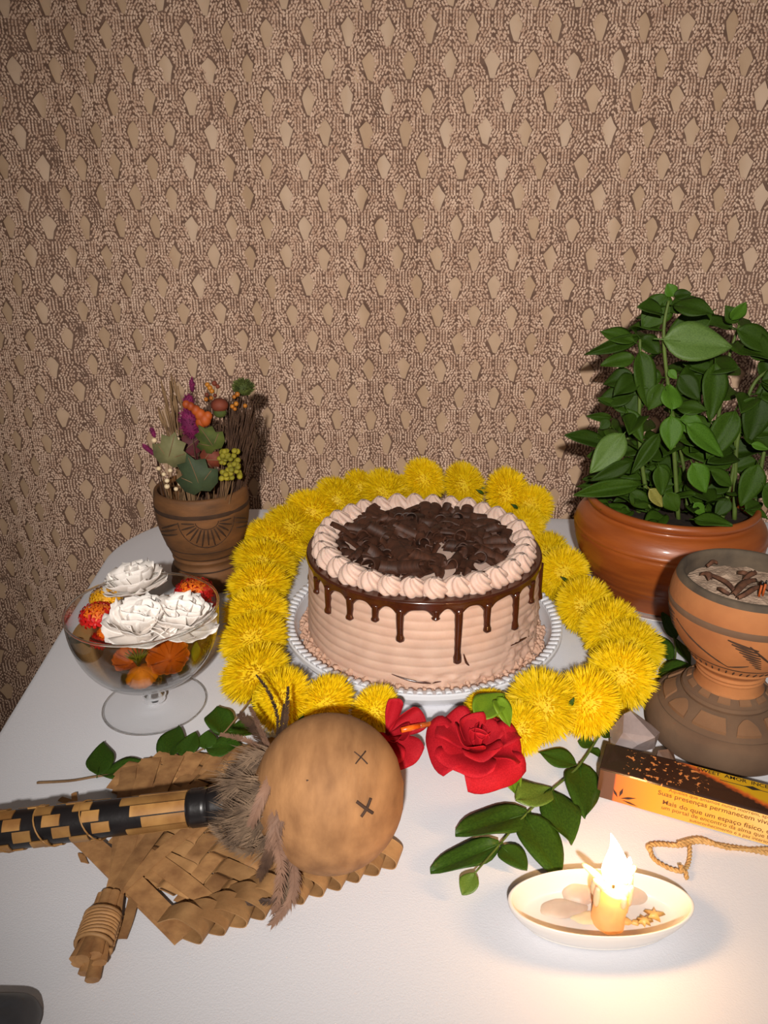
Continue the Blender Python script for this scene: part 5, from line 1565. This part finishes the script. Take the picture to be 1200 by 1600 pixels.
M_waxg = mat('old_wax', (206, 188, 170), 0.45, (186, 166, 150), 50, sss=.3)
M_waxo = mat('amber_wax', (232, 188, 116), 0.4, (214, 162, 90), 80, sss=.4)
CDX, CDY = .1400, .3490
candle = thing('candle', 'short lit ivory candle with wax drips in the oval dish', 'candle', (CDX, CDY, .0045))
CRr = .0098
def cand(u, v):
    a = 2 * PI * u
    top = .0340 + .0015 * math.sin(a * 2 + .8) + .0020 * noise.noise((math.cos(a) * 2, math.sin(a) * 2, 3))
    r_ = CRr * (1 + .10 * noise.noise((math.cos(a) * 1.5, math.sin(a) * 1.5, v * 3)) + .05 * (1 - v))
    if v <= .8: return Vector((CDX + r_ * math.cos(a), CDY + r_ * math.sin(a), .0042 + (top - .0042) * v / .8))
    w = (v - .8) / .2
    return Vector((CDX + r_ * (1 - w) * math.cos(a), CDY + r_ * (1 - w) * math.sin(a), top + (.0318 - top) * min(1, w * 2.2)))
mb = MB(); mb.grid(cand, 40, 24, closed_u=True); part('wax_body', mb, M_waxt, candle)
for (a, z0, z1, r_) in ((2.9, .036, .024, .0028), (3.4, .035, .020, .0022), (.1, .040, .010, .0020), (-.4, .037, .022, .0016), (-1.2, .034, .026, .0018)):
    m = MB(); k = 9
    m.tube([Vector((CDX + (CRr + .0006) * math.cos(a), CDY + (CRr + .0006) * math.sin(a), z0 + (z1 - z0) * i / k)) for i in range(k + 1)], [r_ * (.5 + .6 * math.sin(PI * (.15 + .75 * i / k))) for i in range(k + 1)], 8)
    part('wax_drip', m, M_wax, candle)
for (a, L, h) in ((2.75, .012, .009), (3.3, .006, .006), (.35, .007, .010)):   # raised ragged lips at the rim
    m = MB(); b = Vector((CDX + CRr * .8 * math.cos(a), CDY + CRr * .8 * math.sin(a), .034)); d = Vector((math.cos(a), math.sin(a), 0))
    m.tube(smoothpath([b, b + d * L * .4 + Vector((0, 0, h * .5)), b + d * L + Vector((0, 0, h))], 4), [.0034, .0032, .0031, .0030, .0028, .0026, .0022, .0018, .0008], 8, flat=.6)
    part('wax_lip', m, M_wax, candle)
mb = MB(); mb.tube([(CDX, CDY, .030), (CDX, CDY, .036), (CDX - .001, CDY, .041)], [.0009, .0009, .0006], 6); part('wick', mb, M_tape, candle)
M_flame = bpy.data.materials.new('flame'); M_flame.use_nodes = True
nt = M_flame.node_tree
for n_ in list(nt.nodes):
    if n_.type == 'BSDF_PRINCIPLED': nt.nodes.remove(n_)
em = nt.nodes.new('ShaderNodeEmission'); em.inputs[0].default_value = (1.0, .54, .20, 1); em.inputs[1].default_value = 42.0
tr_ = nt.nodes.new('ShaderNodeBsdfTransparent'); ad_ = nt.nodes.new('ShaderNodeAddShader')   # fire lets light through
nt.links.new(em.outputs[0], ad_.inputs[0]); nt.links.new(tr_.outputs[0], ad_.inputs[1]); nt.links.new(ad_.outputs[0], nt.nodes['Material Output'].inputs['Surface'])
mb = MB()
FLp = [(.0002, .0335, 0), (.0060, .0360, 0), (.0082, .0405, 0), (.0080, .0450, -.0002), (.0058, .0530, -.0010), (.0034, .0600, -.0022), (.0018, .0660, -.0040), (.0002, .0715, -.0062)]
vs = []; fs = []; n = 18
fsm = smoothpath([(a, c, b) for a, b, c in FLp], 4)
for p in fsm:
    for k in range(n):
        a = 2 * PI * k / n; vs.append((CDX + max(.0001, p.x) * math.cos(a) + p.y, CDY + max(.0001, p.x) * .8 * math.sin(a), p.z + .003))
for i in range(len(fsm) - 1):
    for k in range(n): k2 = (k+1) % n; fs.append((i*n+k, i*n+k2, (i+1)*n+k2, (i+1)*n+k))
mb.add(vs, fs)
mb.tube(smoothpath([(CDX + .003, CDY, .047), (CDX + .007, CDY, .051), (CDX + .0072, CDY, .056)], 4), [.002, .0028, .003, .0026, .0022, .0018, .0012, .0008, .0003], 8)
part('flame', mb, M_flame, candle)

def blob(name, label, x, y, sx, sy, h, m_, seed, group=None):
    c = T(x, y, .0052); m = MB()
    m.grid(lambda u, v: Vector((c.x + sx * v * (1 + .22 * noise.noise((math.cos(2*PI*u) * 1.3 + seed, math.sin(2*PI*u) * 1.3, 0))) * math.cos(2*PI*u), c.y + sy * v * (1 + .22 * noise.noise((math.cos(2*PI*u) * 1.3 + seed, math.sin(2*PI*u) * 1.3, 0))) * math.sin(2*PI*u), .0042 + h * (1 - v ** 3) ** .8)), 28, 8, closed_u=True)
    solo(name, m, m_, label, 'wax', (c.x, c.y, .0045), group)
blob('wax_puddle', 'grey wax mound just left behind the candle', 905, 1396, .0125, .0080, .0050, M_waxg, 1)
blob('wax_puddle', 'flat greyish wax puddle at the left end of the dish', 880, 1418, .0150, .0075, .0022, M_waxg, 4)
blob('wax_puddle', 'grey wax mound just right behind the candle', 985, 1398, .0115, .0080, .0050, M_waxg, 7)
blob('wax_puddle', 'thin pale wax puddle in front of the candle', 925, 1432, .0140, .0050, .0014, M_wax, 9)
blob('wax_drop', 'small yellow wax drop in front right of the candle', 977, 1438, .0040, .0028, .0020, M_waxo, 2)
blob('wax_drop', 'tiny yellow wax drop between the other wax bits', 993, 1440, .0026, .0022, .0016, M_waxo, 5)
def star(label, x, y, s, seed, nst):
    c = T(x, y, .0060); m = MB(); r_ = random.Random(seed); out = []
    for k in range(nst * 2):
        a = PI * k / nst + r_.uniform(-.1, .1); rr = s * (1 if k % 2 == 0 else .45) * r_.uniform(.85, 1.15); out.append((rr * math.cos(a), rr * .8 * math.sin(a)))
    n = len(out)
    m.add([(c.x + a, c.y + b, .0046) for a, b in out] + [(c.x + a * .8, c.y + b * .8, .0068) for a, b in out] + [(c.x, c.y, .0082)], [tuple(range(n - 1, -1, -1))] + [(i, (i+1) % n, n + (i+1) % n, n + i) for i in range(n)] + [(n + i, n + (i+1) % n, 2 * n) for i in range(n)])
    solo('wax_chip', m, M_waxo, label, 'wax', (c.x, c.y, .0046))
star('star shaped amber wax chip at the right of the dish', 1022, 1428, .0068, 2, 5)
star('rounded amber wax chip beside the star shaped chip', 1007, 1438, .0056, 5, 7)
# dark grey lump added for an unclear dark patch in the near left corner
M_lump = mat('matte_dark_grey', (58, 58, 62), .9, (48, 48, 52), 60, sheen=.2)
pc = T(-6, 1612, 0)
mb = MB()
def lump(u, v):
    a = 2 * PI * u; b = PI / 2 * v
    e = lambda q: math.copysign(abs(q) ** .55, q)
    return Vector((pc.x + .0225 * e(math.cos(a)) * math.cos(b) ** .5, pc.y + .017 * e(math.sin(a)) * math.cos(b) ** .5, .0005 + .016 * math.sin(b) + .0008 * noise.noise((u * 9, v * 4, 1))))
mb.grid(lump, 40, 12, closed_u=True); mb.f.append(tuple(range(39, -1, -1)))
solo('dark_corner_lump', mb, M_lump, 'dark grey rounded stand-in for an unclear dark patch at the near left corner of the table', 'lump', (pc.x, pc.y, 0))
